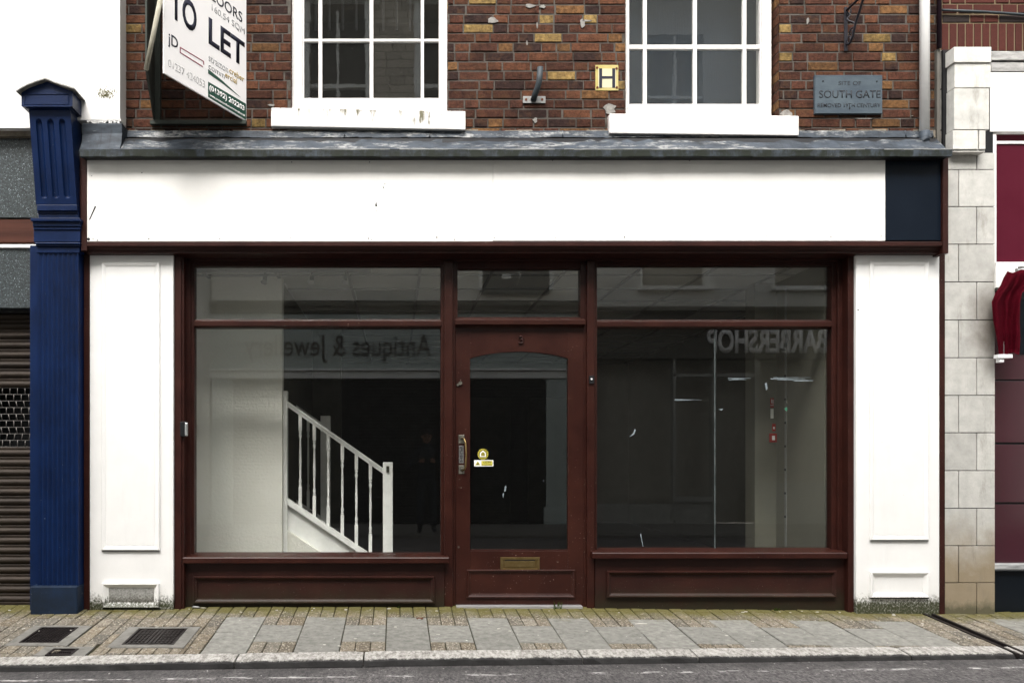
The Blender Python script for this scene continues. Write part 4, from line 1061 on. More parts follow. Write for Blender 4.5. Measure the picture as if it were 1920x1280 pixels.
# console: front leans forward towards the top
m = MB()
zt_, zb_ = Z(207,-.22), Z(384,-.13)
yt_, yb_ = -.225, -.135
xl0, xr0 = X(54,-.225), X(132,-.225)
xl1, xr1 = X(67.5,-.135), X(144,-.135)
def cpt(u, v):                                                      # u across 0..1, v down 0..1
    return (xl0+(xl1-xl0)*v+((xr0-xl0)+((xr1-xl1)-(xr0-xl0))*v)*u, yt_+(yb_-yt_)*v, zt_+(zb_-zt_)*v)
NU, NV = 76, 90
gr = []
for j in range(NV+1):
    row = []
    for i in range(NU+1):
        u, v = i/NU, j/NV; p = list(cpt(u, v)); dd = 0
        for c_ in (.22, .5, .78):
            e = abs(u-c_)/.075
            ve = 0
            if v < .14: ve = (.14-v)/.045
            if v > .90: ve = (v-.90)/.03
            q = e*e+ve*ve
            if q < 1: dd = .022*math.sqrt(1-q)
        p[1] += dd; row.append(m.bm.verts.new(p))
    gr.append(row)
for j in range(NV):
    for i in range(NU): m.bm.faces.new([gr[j][i], gr[j][i+1], gr[j+1][i+1], gr[j+1][i]])
A, B_, Cc, D_ = cpt(0,0), cpt(1,0), cpt(1,1), cpt(0,1)
bk = lambda p: (p[0], .05, p[2])
for a, b in ((A, B_), (B_, Cc), (Cc, D_), (D_, A)): m.face([a, b, bk(b), bk(a)])
m.pbox(69, 384, 144.5, 395, -.145, .05, .003); m.pbox(70, 395, 146, 400, -.128, .05, .002); m.pbox(72, 400, 147, 409, -.12, .05, .002)
m.build('console', M['blue'], bp)
m = MB(); y_ = -.262
x0_, x1_ = X(40,y_), X(136,y_)
pk = ((x0_+x1_)/2-.012, Z(152,y_))
m.prism([(x0_, Z(199,y_)), (x1_, Z(199,y_)), (x1_, Z(172,y_)), pk, (x0_, Z(172,y_))], 'y', y_, .03)
m.prism([(x0_, Z(199,y_)), (x1_, Z(199,y_)), (xr0, zt_), (xl0, zt_)], 'y', y_+.01, .03)
m.rings(x0_+.02, x1_-.025, Z(197,y_), Z(176,y_), [(0, y_-.004), (.004, y_-.006), (.008, y_+.001)], True)
m.prism([(x0_+.012, Z(201,y_)), (x1_-.0, Z(201,y_)), (x1_-.0, Z(198,y_)), (x0_+.012, Z(198,y_))], 'y', y_-.008, .02)
m.build('console_cap', M['blue'], bp)
m = MB(); yo = y_-.045                                              # lead over the little pediment
e0, e1 = (X(30,yo), Z(172,yo)), (X(139,yo), Z(167,yo)); pkk = (X(84,yo), Z(148,yo)); th = .010
m.prism([e0, (X(50,yo), Z(160,yo)), pkk, (X(104,yo), Z(156,yo)), e1, (e1[0], e1[1]+th), (X(104,yo), Z(156,yo)+th), (pkk[0], pkk[1]+th), (X(50,yo), Z(160,yo)+th), (e0[0], e0[1]+th)], 'y', yo, YB-.1)
m.build('pediment_lead', simple('pale_flaking_lead', (.10,.10,.09), .8, (.38,.37,.34), 16, bumpk=.6), bp)

# ================================================================== RIGHT NEIGHBOUR
rt = thing('neighbour_building', 'right neighbour with red brick, pale ashlar pier and plum shopfront', 'building', (5, 0, 0))
YR = .06
m = MB()
def rb():
    k = random.uniform(.85, 1.15); return (.052*k, .0125*k, .0085*k)
def rbd(): return (.020,.014,.013) if random.random() < .5 else rb()
zs0, zs1 = Z(95,YR), Z(43,YR)
x_ = X(1766,YR)
while x_ < 9: m.box(x_, x_+.0515, YR, YR+.05, zs0, zs1-.006, .003, rb()); x_ += .0625
bricks(m, X(1768,YR), 9, zs1+.004, zs1+.06, YR, colf=rbd, jit=.001, pitch=.072)
bricks(m, X(1768,YR), 9, zs1+.072+.004, 6.6, YR, colf=rb, jit=.001, pitch=.0745)
m.build('brick_facing', M['brick_new'], rt)
m = MB(); m.box(X(1762,YR), 9, YR+.006, .6, zs0-.02, 6.6); m.build('wall', M['mortar_pale'], rt)
m = MB(); m.tube([(X(1766,YR-.02), YR-.02, Z(22,YR)), (X(1840,YR-.02), YR-.02, Z(25,YR)), (X(1930,YR-.02), YR-.02, Z(31,YR)), (9, YR-.02, Z(31,YR))], .010, 8); m.build('cable', M['grey_pipe'], rt)
# ashlar pier
m = MB(); yq = .0
def sc():
    k = random.uniform(.88, 1.08); return (.44*k, .43*k, .40*k)
rows_ = [286, 318, 387.5, 458, 528.5, 600, 670.5, 741, 811, 882, 952.5, 1022.5, 1092, 1160]
for i, (a, b) in enumerate(zip(rows_, rows_[1:])):
    jx = 1797.5 if i % 2 else 1831.5
    m.pbox(1771, a+.7, jx-.7, b-.7, yq+random.uniform(0, .003), .4, .0025, sc()); m.pbox(jx+.7, a+.7, 1865.5, b-.7, yq+random.uniform(0, .003), .4, .0025, sc())
yu = -.075
for (a, b, c, d, e) in ((1789, 88, 1859, 117, yu-.012), (1790, 118, 1858, 164.5, yu), (1789, 166, 1855, 243, yu), (1787, 244.5, 1834, 280, yu+.002), (1836, 244.5, 1848, 280, yu+.002), (1787, 280.5, 1847, 285.5, yu+.012)):
    m.pbox(a, b, c, d, e, .4, .003, tuple(k*1.15 for k in sc()))
for a, b in ((94, 166), (168, 243), (245, 283)): m.pbox(1765, a, 1781, b, .03, .4, .003, sc())
m.build('stone_pier', M['stone'], rt)
m = MB(); m.box(X(1770), X(1864), .012, .35, -.12, Z(92)); m.build('pier_core', M['black'], rt)
m = MB(); m.pbox(1859, 96, 2600, 113, -.01, .4, .004); m.pbox(1859, 117, 2600, 134, -.0, .4, .003); m.build('stone_band', M['lead_drip'] if False else simple('stained_stone_band', (.16,.16,.155), .8, (.45,.44,.42), 7, bumpk=.4, stretch=(1,1,3)), rt)
m = MB(); m.pbox(1857, 136, 2600, 247, .005, .4, .003); m.build('white_fascia', M['white'], rt)
m = MB(); m.pbox(1864, 248, 2600, 264, .06, .3); m.pbox(1869, 270, 2600, 490, .03, .3); m.build('plum_panel', M['maroon_alt'], rt)
m = MB(); m.pbox(1848, 252, 1868.5, 500, .02, .3, .002); m.pbox(1868.5, 264.5, 2600, 269.5, .02, .3, .001); m.pbox(1868.5, 491, 2600, 500, .0, .3, .002)
m.prism([(X(1865), Z(540)), (X(1883), Z(540)), (X(1904), Z(516)), (X(1906), Z(500)), (X(1865), Z(500))], 'y', -.015, .2)
m.build('white_trim', M['white'], rt)
m = MB(); xg = X(1864,.1)
for a, b in ((560, 711), (714, 829), (833, 941), (945, 1056)): m.pbox(1861, a, 2600, b, .10, .3, .001)
m.build('plum_panelling', M['maroon_glossy'], rt)
m = MB(); m.pbox(1861, 500, 2600, 1058, .108, .31); m.build('panel_gaps', M['black'], rt)
m = MB(); m.pbox(1908, 560, 2600, 664, .09, .12, .001); m.build('window_glass', M['navy_tile'], rt)
m = MB(); m.pbox(1864, 1057, 2600, 1067, .03, .3, .004); m.build('sill', simple('weathered_sill', (.10,.11,.11), .4, (.5,.5,.5), 12, stretch=(.5,1,2)), rt)
m = MB(); m.pbox(1864, 1069.5, 2600, 1160, .07, .3, .002); m.build('stall_riser', M['navy_tile'], rt)
# folded awning
aw = bpy.data.objects.new('awning', None); C.objects.link(aw); aw.parent = rt
m = MB(); prs = []
outl = [(508, 1889, 1930), (520, 1882, 1930), (535, 1876, 1928), (548, 1867, 1916), (566, 1859.5, 1913), (600, 1862, 1912), (630, 1868, 1913), (655, 1872, 1912), (664, 1873, 1911)]
for py, a, b in outl:
    row = []
    for k in range(29):
        u = k/28; px = a+(b-a)*u; fo = min(1, (py-500)/45); yy = -.05-fo*(.030*math.sin(u*6.5+py*.012)+.014*math.sin(u*17+py*.03)+.006*math.sin(u*31+py*.05))-.03*math.sin(math.pi*u)
        row.append(m.bm.verts.new((X(px,yy), yy, Z(py+3*math.sin(u*7),yy))))
    prs.append(row)
for a, b in zip(prs, prs[1:]):
    for k in range(28): m.bm.faces.new([a[k], a[k+1], b[k+1], b[k]]).smooth = True
r_ = bmesh.ops.solidify(m.bm, geom=m.bm.faces[:], thickness=.01)
m.build('canvas', M['awning'], aw)
m = MB(); m.tube([(X(1905,-.02), -.02, Z(512)), (X(1960,-.02), -.02, Z(505))], .03, 10); m.tube([(X(1880,-.05), -.05, Z(640,-.05)), (X(1880,-.05), -.05, Z(676,-.05))], .010, 8); m.build('frame', M['steel'], aw)
m = MB(); m.pbox(1872, 664, 1899, 671, -.10, -.05, .002); m.pbox(1874, 671, 1883, 679, -.09, -.05, .003); m.build('clip', M['plastic_w'], aw)

# ================================================================== FIXED THINGS ON THE FACADE
# To Let board: a V-shaped board
t = thing('to_let_sign', 'white TO LET board projecting from the brick wall above the left end of the fascia', 'sign', (-1.5, YB, 3.7))
O = Vector((-1.54, -.76, 3.706)); E = Vector((-1.138, .045, 3.706)); u_ = (E-O).normalized(); n_ = u_.cross(Vector((0,0,1)))
W_ = (E-O).length; H_ = 1.45
def board(mb, o, e, z0, z1, th, side):
    nn = (e-o).normalized().cross(Vector((0,0,1)))*side
    q = [o+nn*0, e+nn*0, e-nn*th, o-nn*th]
    for k in range(4): mb.face([(q[k].x, q[k].y, z0), (q[(k+1)%4].x, q[(k+1)%4].y, z0), (q[(k+1)%4].x, q[(k+1)%4].y, z1), (q[k].x, q[k].y, z1)])
    mb.face([(p.x, p.y, z0) for p in q]); mb.face([(p.x, p.y, z1) for p in q])
m = MB(); board(m, O, E, 3.706, 3.706+H_, .012, 1); bd = m.build('board', M['sign_white'], t)
O2 = Vector((-1.655, -.80, 3.706)); E2 = Vector((-1.845, .045, 3.706))
m = MB(); board(m, O2, E2, 3.706, 3.706+H_, .012, -1); m.build('rear_board', M['frame_green'], t)
m = MB(); m.box(X(282,YB-.03), X(462,YB-.03), YB-.045, YB-.004, Z(234,YB-.03), Z(226,YB-.03), .003)
m.box(X(290,YB-.03), X(301,YB-.03), YB-.045, YB-.004, 3.70, 5.2, .003)
m.build('wall_batten', M['frame_green'], t)
m = MB(); a, b = Vector((X(274,-.81), -.81, Z(131,-.81))), Vector((X(303,-.81), -.81, Z(-12,-.81)))
m.tube([a, b], .017, 4, flat=(1, 1)); m.build('brace', M['pale_timber'], t)
def on_board(s, mt, u, v, w, h, bold=0., nm='lettering'):
    o = O+u_*u+Vector((0,0,v))+n_*.0006
    return text(nm, s, mt, bd, o, w, h, u_, (0,0,1), bold, .0012)
W9 = W_
# positions on the board: u from its outer edge, v up from its lower edge (metres)
def bu(px):                                                         # across the board
    lo, hi = 0, W_
    for _ in range(40):
        mm = (lo+hi)/2; p = O+u_*mm; x_ = VX+p.x*F/(p.y+D)
        if x_ < px: lo = mm
        else: hi = mm
    return lo
def bv(px, py):
    p = O+u_*bu(px); return HC+(VY-py)*(p.y+D)/F-3.706
def bt(s, mt, px0, px1, top, bot, bold=0.):                         # top/bot heights given at px0
    u0, u1 = bu(px0), bu(px1); v0, v1 = bv(px0, bot), bv(px0, top)
    return on_board(s, mt, u0, v0, u1-u0, v1-v0, bold)
bt('TO', M['ink'], 319, 368.5, -26, 32, .022)
bt('LET', M['ink'], 391, 458.5, 32, 82, .022)
bt('FLOORS', M['ink'], 387, 454, -27, -7, .004)
bt('160.54 SQM', M['ink_grey'], 397, 458.5, 8, 22, -.004)
bt('jD', M['ink'], 315, 333.5, 61, 88, .006)
bt('01237 424053', M['ink_pale'], 315, 384, 110, 124, -.006)
bt('stratton', M['ink_grey'], 391, 427.5, 103, 114, -.002)
bt('creber', M['ink_gold'], 430, 457.5, 126, 137, .004)
bt('comm', M['ink_grey'], 391, 421, 121, 129, -.002)
bt('ercial', M['ink_gold'], 422, 444, 134, 145, .004)
m = MB()
def bpoly(m, pts, th=.0012, o0=.0006):
    P = []
    for px, py in pts: u = bu(px); P.append(O+u_*u+Vector((0,0,bv(px,py))))
    f = [p+n_*(o0+th) for p in P]; b = [p+n_*o0 for p in P]
    m.face(f); n = len(P)
    for k in range(n): m.face([f[k], f[(k+1)%n], b[(k+1)%n], b[k]])
bpoly(m, [(390,153.5), (461,195), (461,225), (390,182)]); m.build('green_strip', M['sign_green'], bd)
m = MB(); bpoly(m, [(390,130), (416,151), (451,183), (414,154.5), (390,138)]); m.build('swoosh', M['sign_green'], bd)
m = MB()
for seg in (((337,88), (382,115), (382,116.6), (337,89.6)), ((337,97.5), (380,124.5), (380,126.3), (337,99.3)), ((337,88), (338.4,88.8), (338.4,99.8), (337,99)), ((381,115), (382.4,116), (382.4,122), (381,121.3))): bpoly(m, seg)
m.build('red_outline', M['ink_red'], bd)
o = O+u_*bu(392)+Vector((0,0,bv(392,172)))+n_*.0022
text('phone_lettering', '(01392) 202203', M['sign_white'], bd, o, bu(458)-bu(392), bv(392,159)-bv(392,172), u_, (0,0,1), .03, .001)
o = O+u_*bu(393)+Vector((0,0,bv(393,180.5)))+n_*.0022
text('web_lettering', 'www.strattoncrebercommercial.co.uk', M['sign_white'], bd, o, bu(459)-bu(393), bv(393,176)-bv(393,180.5), u_, (0,0,1), .012, .001)

# stone plaque
y = YB-.022
t = thing('plaque', 'slate blue SITE OF SOUTH GATE plaque on brickwork right of the sash windows', 'plaque', (X(1592,y), YB, Z(213,y)))
m = MB(); x0_, x1_, z0_, z1_ = X(1528,y), X(1655,y), Z(213.5,y), Z(140.5,y)
m.rings(x0_, x1_, z0_, z1_, [(0, YB+.01), (0, y+.006), (.004, y), (.012, y)]); m.build('slab', M['plaque'], t)
text('lettering', 'SITE OF', M['plaque_cut'], t, (X(1572,y), y-.0006, Z(160,y)), X(1614.5,y)-X(1572,y), .030, bold=.0, thick=.0008)
text('lettering', 'SOUTH GATE', M['plaque_cut'], t, (X(1536,y), y-.0006, Z(184,y)), X(1651,y)-X(1536,y), .058, bold=.006, thick=.0008)
text('lettering', 'REMOVED 19TH CENTURY', M['plaque_cut'], t, (X(1533,y), y-.0006, Z(201.5,y)), X(1651,y)-X(1533,y), .030, bold=.006, thick=.0008)
for px, py in ((1543,152.5), (1644,153), (1593,203.5)):
    m = MB(); m.disc((X(px,y), y-.004, Z(py,y)), .0055, 'y', .006); m.build('screw', M['black'], t)
# hydrant sign
y = YB-.006
t = thing('hydrant_sign', 'small yellow enamel hydrant sign with black H beside the right sash window', 'sign', (X(1138,y), YB, Z(170,y)))
m = MB(); m.pbox(1116.5, 122, 1159.5, 170, y, y+.006, .003); m.build('plate', M['yellow'], t)
m = MB(); m.pbox(1121.5, 129, 1155, 164.5, y-.001, y+.001); m.build('panel', M['cream'], t)
m = MB(); m.pbox(1123.5, 128.5, 1129, 164.5, y-.003, y); m.pbox(1148, 128.5, 1153.5, 164.5, y-.003, y); m.pbox(1129, 143, 1148, 147.5, y-.003, y); m.build('letter', M['ink'], t)
for px, py in ((1119.5,127.5), (1156,129), (1120,164.5), (1156.5,164.5)):
    m = MB(); m.disc((X(px,y), y-.004, Z(py,y)), .009, 'y', .006); m.build('screw', M['rust'], t)
# pipe stub bracket
t = thing('pipe_bracket', 'grey steel tube stub on a bolted plate between the sash windows', 'bracket', (X(1002,YB), YB, Z(193,YB)))
y = YB-.012
m = MB(); m.pbox(980.5, 180.5, 1023, 193.5, y, y+.012, .002); m.build('plate', M['steel'], t)
m = MB(); m.tube([(X(1000,y), y-.005, Z(188,y)), (X(1002,y), y-.03, Z(180,y)), (X(1005,y), y-.06, Z(172,y)), (X(1008,y), y-.075, Z(160,y)), (X(1009.5,y), y-.08, Z(135.5,y))], .0225, 14); m.build('tube', M['grey_pipe'], t)
m = MB(); m.disc((X(1009.5,y), y-.08, Z(135.5,y)-.001), .018, 'z', .0015); m.build('bore', M['black'], t)
for px in (986.5, 1016.5):
    m = MB(); m.disc((X(px,y), y-.004, Z(187,y)), .009, 'y', .006); m.build('bolt', M['rust'], t)
# wrought-iron bracket
t = thing('iron_bracket', 'black wrought iron scroll bracket above the slate blue plaque', 'bracket', (X(1586,YB), YB, Z(96,YB)))
y = YB-.01
m = MB(); m.pbox(1583.5, 13, 1589.5, 96, y, y+.01, .002); m.build('back_plate', M['iron'], t)
sxp = [(1586, 40), (1597, 95)]
def ir(m, pts, r): m.tube([(X(a,YB-c), YB-c, Z(b,YB-c)) for a, b, c in pts], r, 8)
m = MB(); ir(m, [(1587,20,.02), (1600,8,.10), (1612,-4,.2), (1625,-20,.3)], .009); m.build('top_arm', M['iron'], t)
m = MB(); ir(m, [(1587,84,.02), (1593,82,.05), (1599,68,.08), (1604,45,.12), (1612,20,.17), (1618,0,.22), (1624,-20,.28)], .009); m.build('stay', M['iron'], t)
m = MB(); ir(m, [(1588,22,.02), (1594,28,.03), (1590,34,.03), (1588,36,.03), (1592,40,.04), (1600,42,.06), (1604,48,.07), (1600,52,.06), (1596,54,.05), (1593,60,.04), (1594,66,.03), (1598,62,.04), (1598,56,.05)], .006)
ir(m, [(1596,70,.04), (1592,68,.03), (1589,73,.02), (1588,80,.02), (1592,82,.03), (1595,76,.04), (1594,70,.04)], .006)
ir(m, [(1590,20,.02), (1594,16,.03), (1596,22,.03), (1592,28,.02), (1588,30,.02)], .005)
m.build('scroll', M['iron'], t)
# downpipes
t = thing('downpipe', 'white painted downpipe at the right end of the brick wall', 'downpipe', (X(1733,-.0), 0, Z(270,0)))
y = .0; m = MB(); m.tube([(X(1733.5,y), y, Z(250,y)), (X(1733.8,y), y, 5.0), (X(1733.8,y), y, 6.6)], .0345, 20); m.build('pipe', M['white'], t)
m = MB(); m.tube([(X(1733.5,y), y, Z(247,y)), (X(1733,y), y, Z(262,y)), (X(1730,y-.02), y-.03, Z(269,y)), (X(1729,y), y-.05, Z(272,y))], [.038, .036, .036, .034], 16); m.build('lead_shoe', M['lead_dark'], t)
t = thing('narrow_pipe', 'narrow dark purple pipe in the corner where the two brick buildings meet', 'pipe', (X(1761,.01), .01, Z(90,.01)))
m = MB(); m.tube([(X(1761,.01), .01, Z(90,.01)), (X(1761,.01), .01, 6.6)], .017, 12); m.build('pipe', simple('dark_plum_pipe', (.018,.008,.014), .5), t)
m = MB(); m.pbox(1757, 92, 1763.5, 281, .02, .06, .003); m.build('cover_strip', simple('grey_strip', (.09,.085,.075), .7), t)

# mortar dabs left on the bricks
m = MB(); rnd = random.Random(11)
def dab(cx, cy, w, h, n=11):
    P = [(X(cx+math.cos(2*math.pi*k/n)*w*rnd.uniform(.55, 1.1),YB), Z(cy+math.sin(2*math.pi*k/n)*h*rnd.uniform(.5, 1.1),YB)) for k in range(n)]
    m.prism(P, 'y', YB-.0055, YB+.004)
for q in ((923,39,13,6), (995,12,12,4), (1017,13,6,4), (1092,45,6,9), (1100,40,12,2), (1007,48,2,7), (988,82,2,6), (1143,205,14,10), (1475,213,12,7), (509,198,7,2.5), (1514,40,2.5,7), (1003,226,5,6), (1620,223,20,1), (1686,224,3,1), (1710,218,2,1), (1722,221,2,1)): dab(*q)
merge(bfo, m.build('mortar_dabs', simple('pale_plaster', (.13,.12,.11), .9, (.28,.27,.25), 30, bumpk=.8), shop))

# ================================================================== SMALL THINGS ON THE GROUND
def tuft(px, py, y, n, h, label, sp=.03):
    m = MB(); x0_ = X(px,y); z0_ = gz(x0_, y)-.004
    for k in range(n):
        a = random.uniform(-sp, sp); l = random.uniform(-.5, .5); hh = h*random.uniform(.5, 1); w = .0022
        p = [(x0_+a, y, z0_), (x0_+a+l*hh*.3, y-.01, z0_+hh*.6), (x0_+a+l*hh*.8, y-.02, z0_+hh)]
        m.face([(p[0][0]-w, p[0][1], p[0][2]), (p[0][0]+w, p[0][1], p[0][2]), (p[1][0]+w, p[1][1], p[1][2]), (p[1][0]-w, p[1][1], p[1][2])])
        m.face([(p[1][0]-w, p[1][1], p[1][2]), (p[1][0]+w, p[1][1], p[1][2]), p[2]])
    return tag(m.build('grass_tuft', M['leaf']), label, 'weed', 'weeds at the foot of the shopfront')
tuft(1045, 1140, .055, 14, .075, 'thin grass tuft growing at the right foot of the door')
tuft(1456, 1150, .055, 16, .035, 'low green weed at the foot of the right stall riser', .02)
tuft(748, 1144, .06, 8, .025, 'tiny green weed below the left stall riser near the door', .012)
m = MB(); x_, y_ = X(372,.03), .03; z_ = gz(x_, y_)+.009
m.tube([(x_-.05, y_, z_), (x_-.035, y_, z_+.002), (x_+.0, y_-.004, z_+.001), (x_+.015, y_-.005, z_)], [.006, .010, .009, .005], 8); t = tag(m.build('lighter', M['steel']), 'discarded grey cigarette lighter at the foot of the left stall riser', 'litter')
m = MB(); m.tube([(x_+.02, y_-.006, z_-.003), (x_+.06, y_-.01, z_-.004)], .004, 6); tag(m.build('cigarette_end', M['pale_timber']), 'brown cigarette end beside the discarded lighter', 'litter')
rnd = random.Random(5)
m = MB()
for k in range(60):
    x_ = rnd.uniform(-3, 4); y_ = rnd.choice([rnd.uniform(-.9, .04), rnd.uniform(-.05, .04)]); z_ = gz(x_, y_)+.002; s = rnd.uniform(.003, .010); n = 6
    P = [(x_+math.cos(6.28*j/n)*s*rnd.uniform(.5, 1.3)*1.5, y_+math.sin(6.28*j/n)*s*rnd.uniform(.5, 1.2)) for j in range(n)]
    m.prism(P, 'z', z_-.003, z_+.002)
o = m.build('litter_crumbs', M['litter']); tag(o, 'pale crumbs of grit, paper and gum scattered over the pavement', 'litter'); o['kind'] = 'stuff'
m = MB(); P = [(X(1197,-.33)+a*.01, -.33+b*.01) for a, b in ((-2.5,-.5), (0,-1), (5,-.6), (6.5,.6), (4,.4), (1,1), (-1,.3))]
m.prism(P, 'z', gz(1.8,-.33)-.002, gz(1.8,-.33)+.004); tag(m.build('paper_scrap', M['litter']), 'crumpled white paper scrap lying on a paving slab right of the door', 'litter')
m = MB(); P = [(X(788,-.28)+math.cos(6.28*k/9)*.03*rnd.uniform(.6, 1.2), -.24+math.sin(6.28*k/9)*.02*rnd.uniform(.5, 1.2)) for k in range(9)]
m.prism(P, 'z', gz(.2,-.24)-.002, gz(.2,-.24)+.004); tag(m.build('dead_leaf', M['rust']), 'small brown dead leaf on a paving slab in front of the door', 'leaf')

# ================================================================== ACROSS THE STREET (seen mirrored in the glass)
YO = -8.5
RD = D+2*YG-YO
def RX(px): return (px-VX)*RD/F
def RZ(py): return HC+(VY-py)*RD/F
def rbox(m, x0_, y0_, x1_, y1_, f, b=None, bev=0, col=None):        # f: how far it stands out from the wall face
    m.box(RX(x0_), RX(x1_), YO+f, YO+(b if b is not None else -.3), RZ(y1_), RZ(y0_), bev, col)
oa = thing('antique_shop', 'antique shop across the street with grey green fascia and dark shutter, mirrored in the glass', 'shop', (0, YO, -.1))
m = MB()
holes = [(RX(905), RX(1026), RZ(553), RZ(380)), (RX(480), RX(600), RZ(440), RZ(300)), (RX(690), RX(800), RZ(440), RZ(300))]
wall_with_holes(m, RX(395), RX(1090), RZ(600), 5.9, YO-.3, YO, holes); m.build('render_wall', M['opp_cream'], oa)
m = MB(); wall_with_holes(m, RX(395), RX(1090), 5.9, 10.8, YO-.3, YO+.02, [(-1.55,-.55,6.6,9.2), (.45,1.45,6.6,9.2), (2.2,2.9,6.6,9.2)])
m.build('wall', M['mortar_pale'], oa)
m = MB()
def oc():
    k = random.uniform(.8, 1.15); return (.55*k, .50*k, .41*k)
bricks(m, RX(395), RX(1090), 5.9, 10.8, 0, [(-1.6,-.5,6.5,9.3), (.4,1.5,6.5,9.3), (2.15,2.95,6.5,9.3)], pitch=.15, L=.42, H=.25, j=.012, colf=oc)
for v in m.bm.verts: v.co.y = YO+.03-v.co.y
m.build('stone_facing', M['opp_stone'], oa)
m = MB()
for x0_, x1_ in ((-1.55,-.55), (.45,1.45), (2.2,2.9)):
    for a, b in ((x0_-.12, x0_), (x1_, x1_+.12)): m.box(a, b, YO-.1, YO+.13, 6.5, 9.3, .02)
    m.box(x0_-.3, x1_+.3, YO-.1, YO+.22, 6.36, 6.5, .02); m.box(x0_-.25, x1_+.25, YO-.1, YO+.2, 9.3, 9.5, .02)
    m.box((x0_+x1_)/2-.025, (x0_+x1_)/2+.025, YO-.1, YO, 6.5, 9.3); m.box(x0_, x1_, YO-.1, YO-.005, 7.8, 7.87)
m.build('window_surrounds', M['opp_white'], oa)
m = MB(); m.box(RX(395), RX(1090), YO-.45, YO-.32, -.1, 10.8); m.build('dark_rooms', M['int_back'], oa)
m = MB(); rbox(m, 395, 566, 1085, 576, .16, 0, .01); rbox(m, 395, 576, 1085, 588, .10, 0, .01); m.build('cornice', M['opp_olive'], oa)
m = MB(); rbox(m, 395, 590, 1072, 692, .06, -.3); m.build('fascia_board', M['opp_teal'], oa)
m = MB(); rbox(m, 395, 692, 1072, 696, .12, 0, .01); rbox(m, 395, 697, 1072, 710, .08, -.3, .01); m.build('fascia_moulding', M['opp_white'], oa)
m = MB(); rbox(m, 398, 711, 437, 985, .06, -.3, .01); rbox(m, 1023, 711, 1066, 985, .06, -.3, .01); rbox(m, 1018, 950, 1070, 990, .09, 0, .01); rbox(m, 1040, 720, 1042, 980, .075, .05); m.build('pilasters', M['opp_teal'], oa)
m = MB(); z = -.1
while z < RZ(711)-.05:
    m.prism([(YO-.02, z), (YO+.005, z+.012), (YO+.008, z+.045), (YO-.012, z+.062)], 'x', RX(437), RX(1023)); z += .062
m.build('shutter', M['opp_shutter'], oa)
m = MB(); rbox(m, 903, 380, 1028, 553, .12, -.2, .01); m.build('bay_box', simple('slate_bay', (.03,.035,.042), .5), oa)
m = MB(); m.tube([(RX(966), YO+.14, RZ(490)), (RX(971), YO+.14, RZ(508)), (RX(973), YO+.14, RZ(520)), (RX(967), YO+.14, RZ(538))], .014, 8); m.build('loose_cable', M['opp_white'], oa)
m = MB(); rbox(m, 940, 516, 956, 525, .13, .11); m.build('small_label', M['opp_white'], oa)
m = MB(); rbox(m, 896, 380, 903, 547, .16, 0, .01); rbox(m, 1028, 380, 1035, 547, .16, 0, .01); m.build('bay_trim', M['opp_white'], oa)
text('shop_lettering', 'Antiques & Jewellery', M['opp_dletter'], oa, (RX(808), YO+.065, RZ(681)), RX(808)-RX(460), RZ(628)-RZ(681), (-1,0,0), (0,0,1), .0, .012)
ob = thing('barber_shop', 'shop across the street with BARBERSHOP lettering on an olive fascia, mirrored in the right window', 'shop', (6, YO, -.1))
m = MB(); holes = [(RX(1203), RX(1327), RZ(538), RZ(380)), (RX(1451), RX(1570), RZ(538), RZ(380)), (4.6, 5.6, 6.6, 8.8), (6.8, 7.8, 6.6, 8.8)]
wall_with_holes(m, RX(1092), RX(1900), RZ(585), 11.0, YO-.3, YO+.01, holes); m.build('render_wall', M['opp_grey'], ob)
m = MB(); rbox(m, 1195, 538, 1335, 545, .12, -.2, .01); rbox(m, 1445, 538, 1590, 546, .12, -.2, .01)
for a, b in ((1200, 1204), (1326, 1331), (1449, 1452)): rbox(m, a, 380, b, 538, .02, -.2)
for x0_ in (4.6, 6.8): m.box(x0_-.1, x0_+1.1, YO-.1, YO+.1, 6.5, 6.6); m.box(x0_+.48, x0_+.52, YO-.1, YO-.03, 6.6, 8.8); m.box(x0_, x0_+1, YO-.1, YO-.03, 7.65, 7.7)
m.build('window_sills', M['opp_white'], ob)
m = MB(); m.box(RX(1092), RX(1900), YO-.5, YO-.35, -.1, 11.0); m.build('dark_rooms', simple('dim_shop_interior', (.30,.285,.24), .9), ob)
m = MB(); rbox(m, 1092, 577, 1900, 585, .15, -.3, .01); rbox(m, 1092, 585, 1900, 672, .05, -.3); m.build('fascia_board', M['opp_olive'], ob)
text('shop_lettering', 'BARBERSHOP', M['opp_letter'], ob, (RX(1548), YO+.055, RZ(663)), RX(1548)-RX(1323), RZ(617)-RZ(663), (-1,0,0), (0,0,1), .035, .02)
m = MB()
for a, b in ((1092,1110), (1262,1268), (1336,1344), (1416,1424), (1600,1625)): rbox(m, a, 672, b, 975, .0, -.15, .005)
rbox(m, 1262, 700, 1420, 706, -.0, -.15); rbox(m, 1265, 930, 1344, 941, .01, -.1); rbox(m, 1268, 941, 1340, 985, -.03, -.1); rbox(m, 1110, 945, 1262, 985, -.02, -.2); rbox(m, 1424, 905, 1600, 985, -.02, -.2)
m.build('shopfront', simple('dull_green_shopfront', (.30,.30,.27), .7), ob)
oc_ = thing('corner_building', 'plain building across the street beyond the left end of the antique shop', 'building', (-8, YO, -.1))
m = MB(); wall_with_holes(m, -16, RX(394), -.1, 11, YO-.3, YO+.05, [(-6.5,-5.5,.8,2.4), (-6.5,-5.4,4.2,6)]); m.build('wall', M['opp_grey'], oc_)
m = MB(); m.box(-7.2, -4, YO, YO+.12, 2.9, 3.5, .01); m.box(-16, RX(394), YO-.5, YO-.35, -.1, 11); m.build('fascia_board', M['opp_olive'], oc_)
od = thing('end_building', 'plain building across the street beyond the barber shop', 'building', (16, YO, -.1))
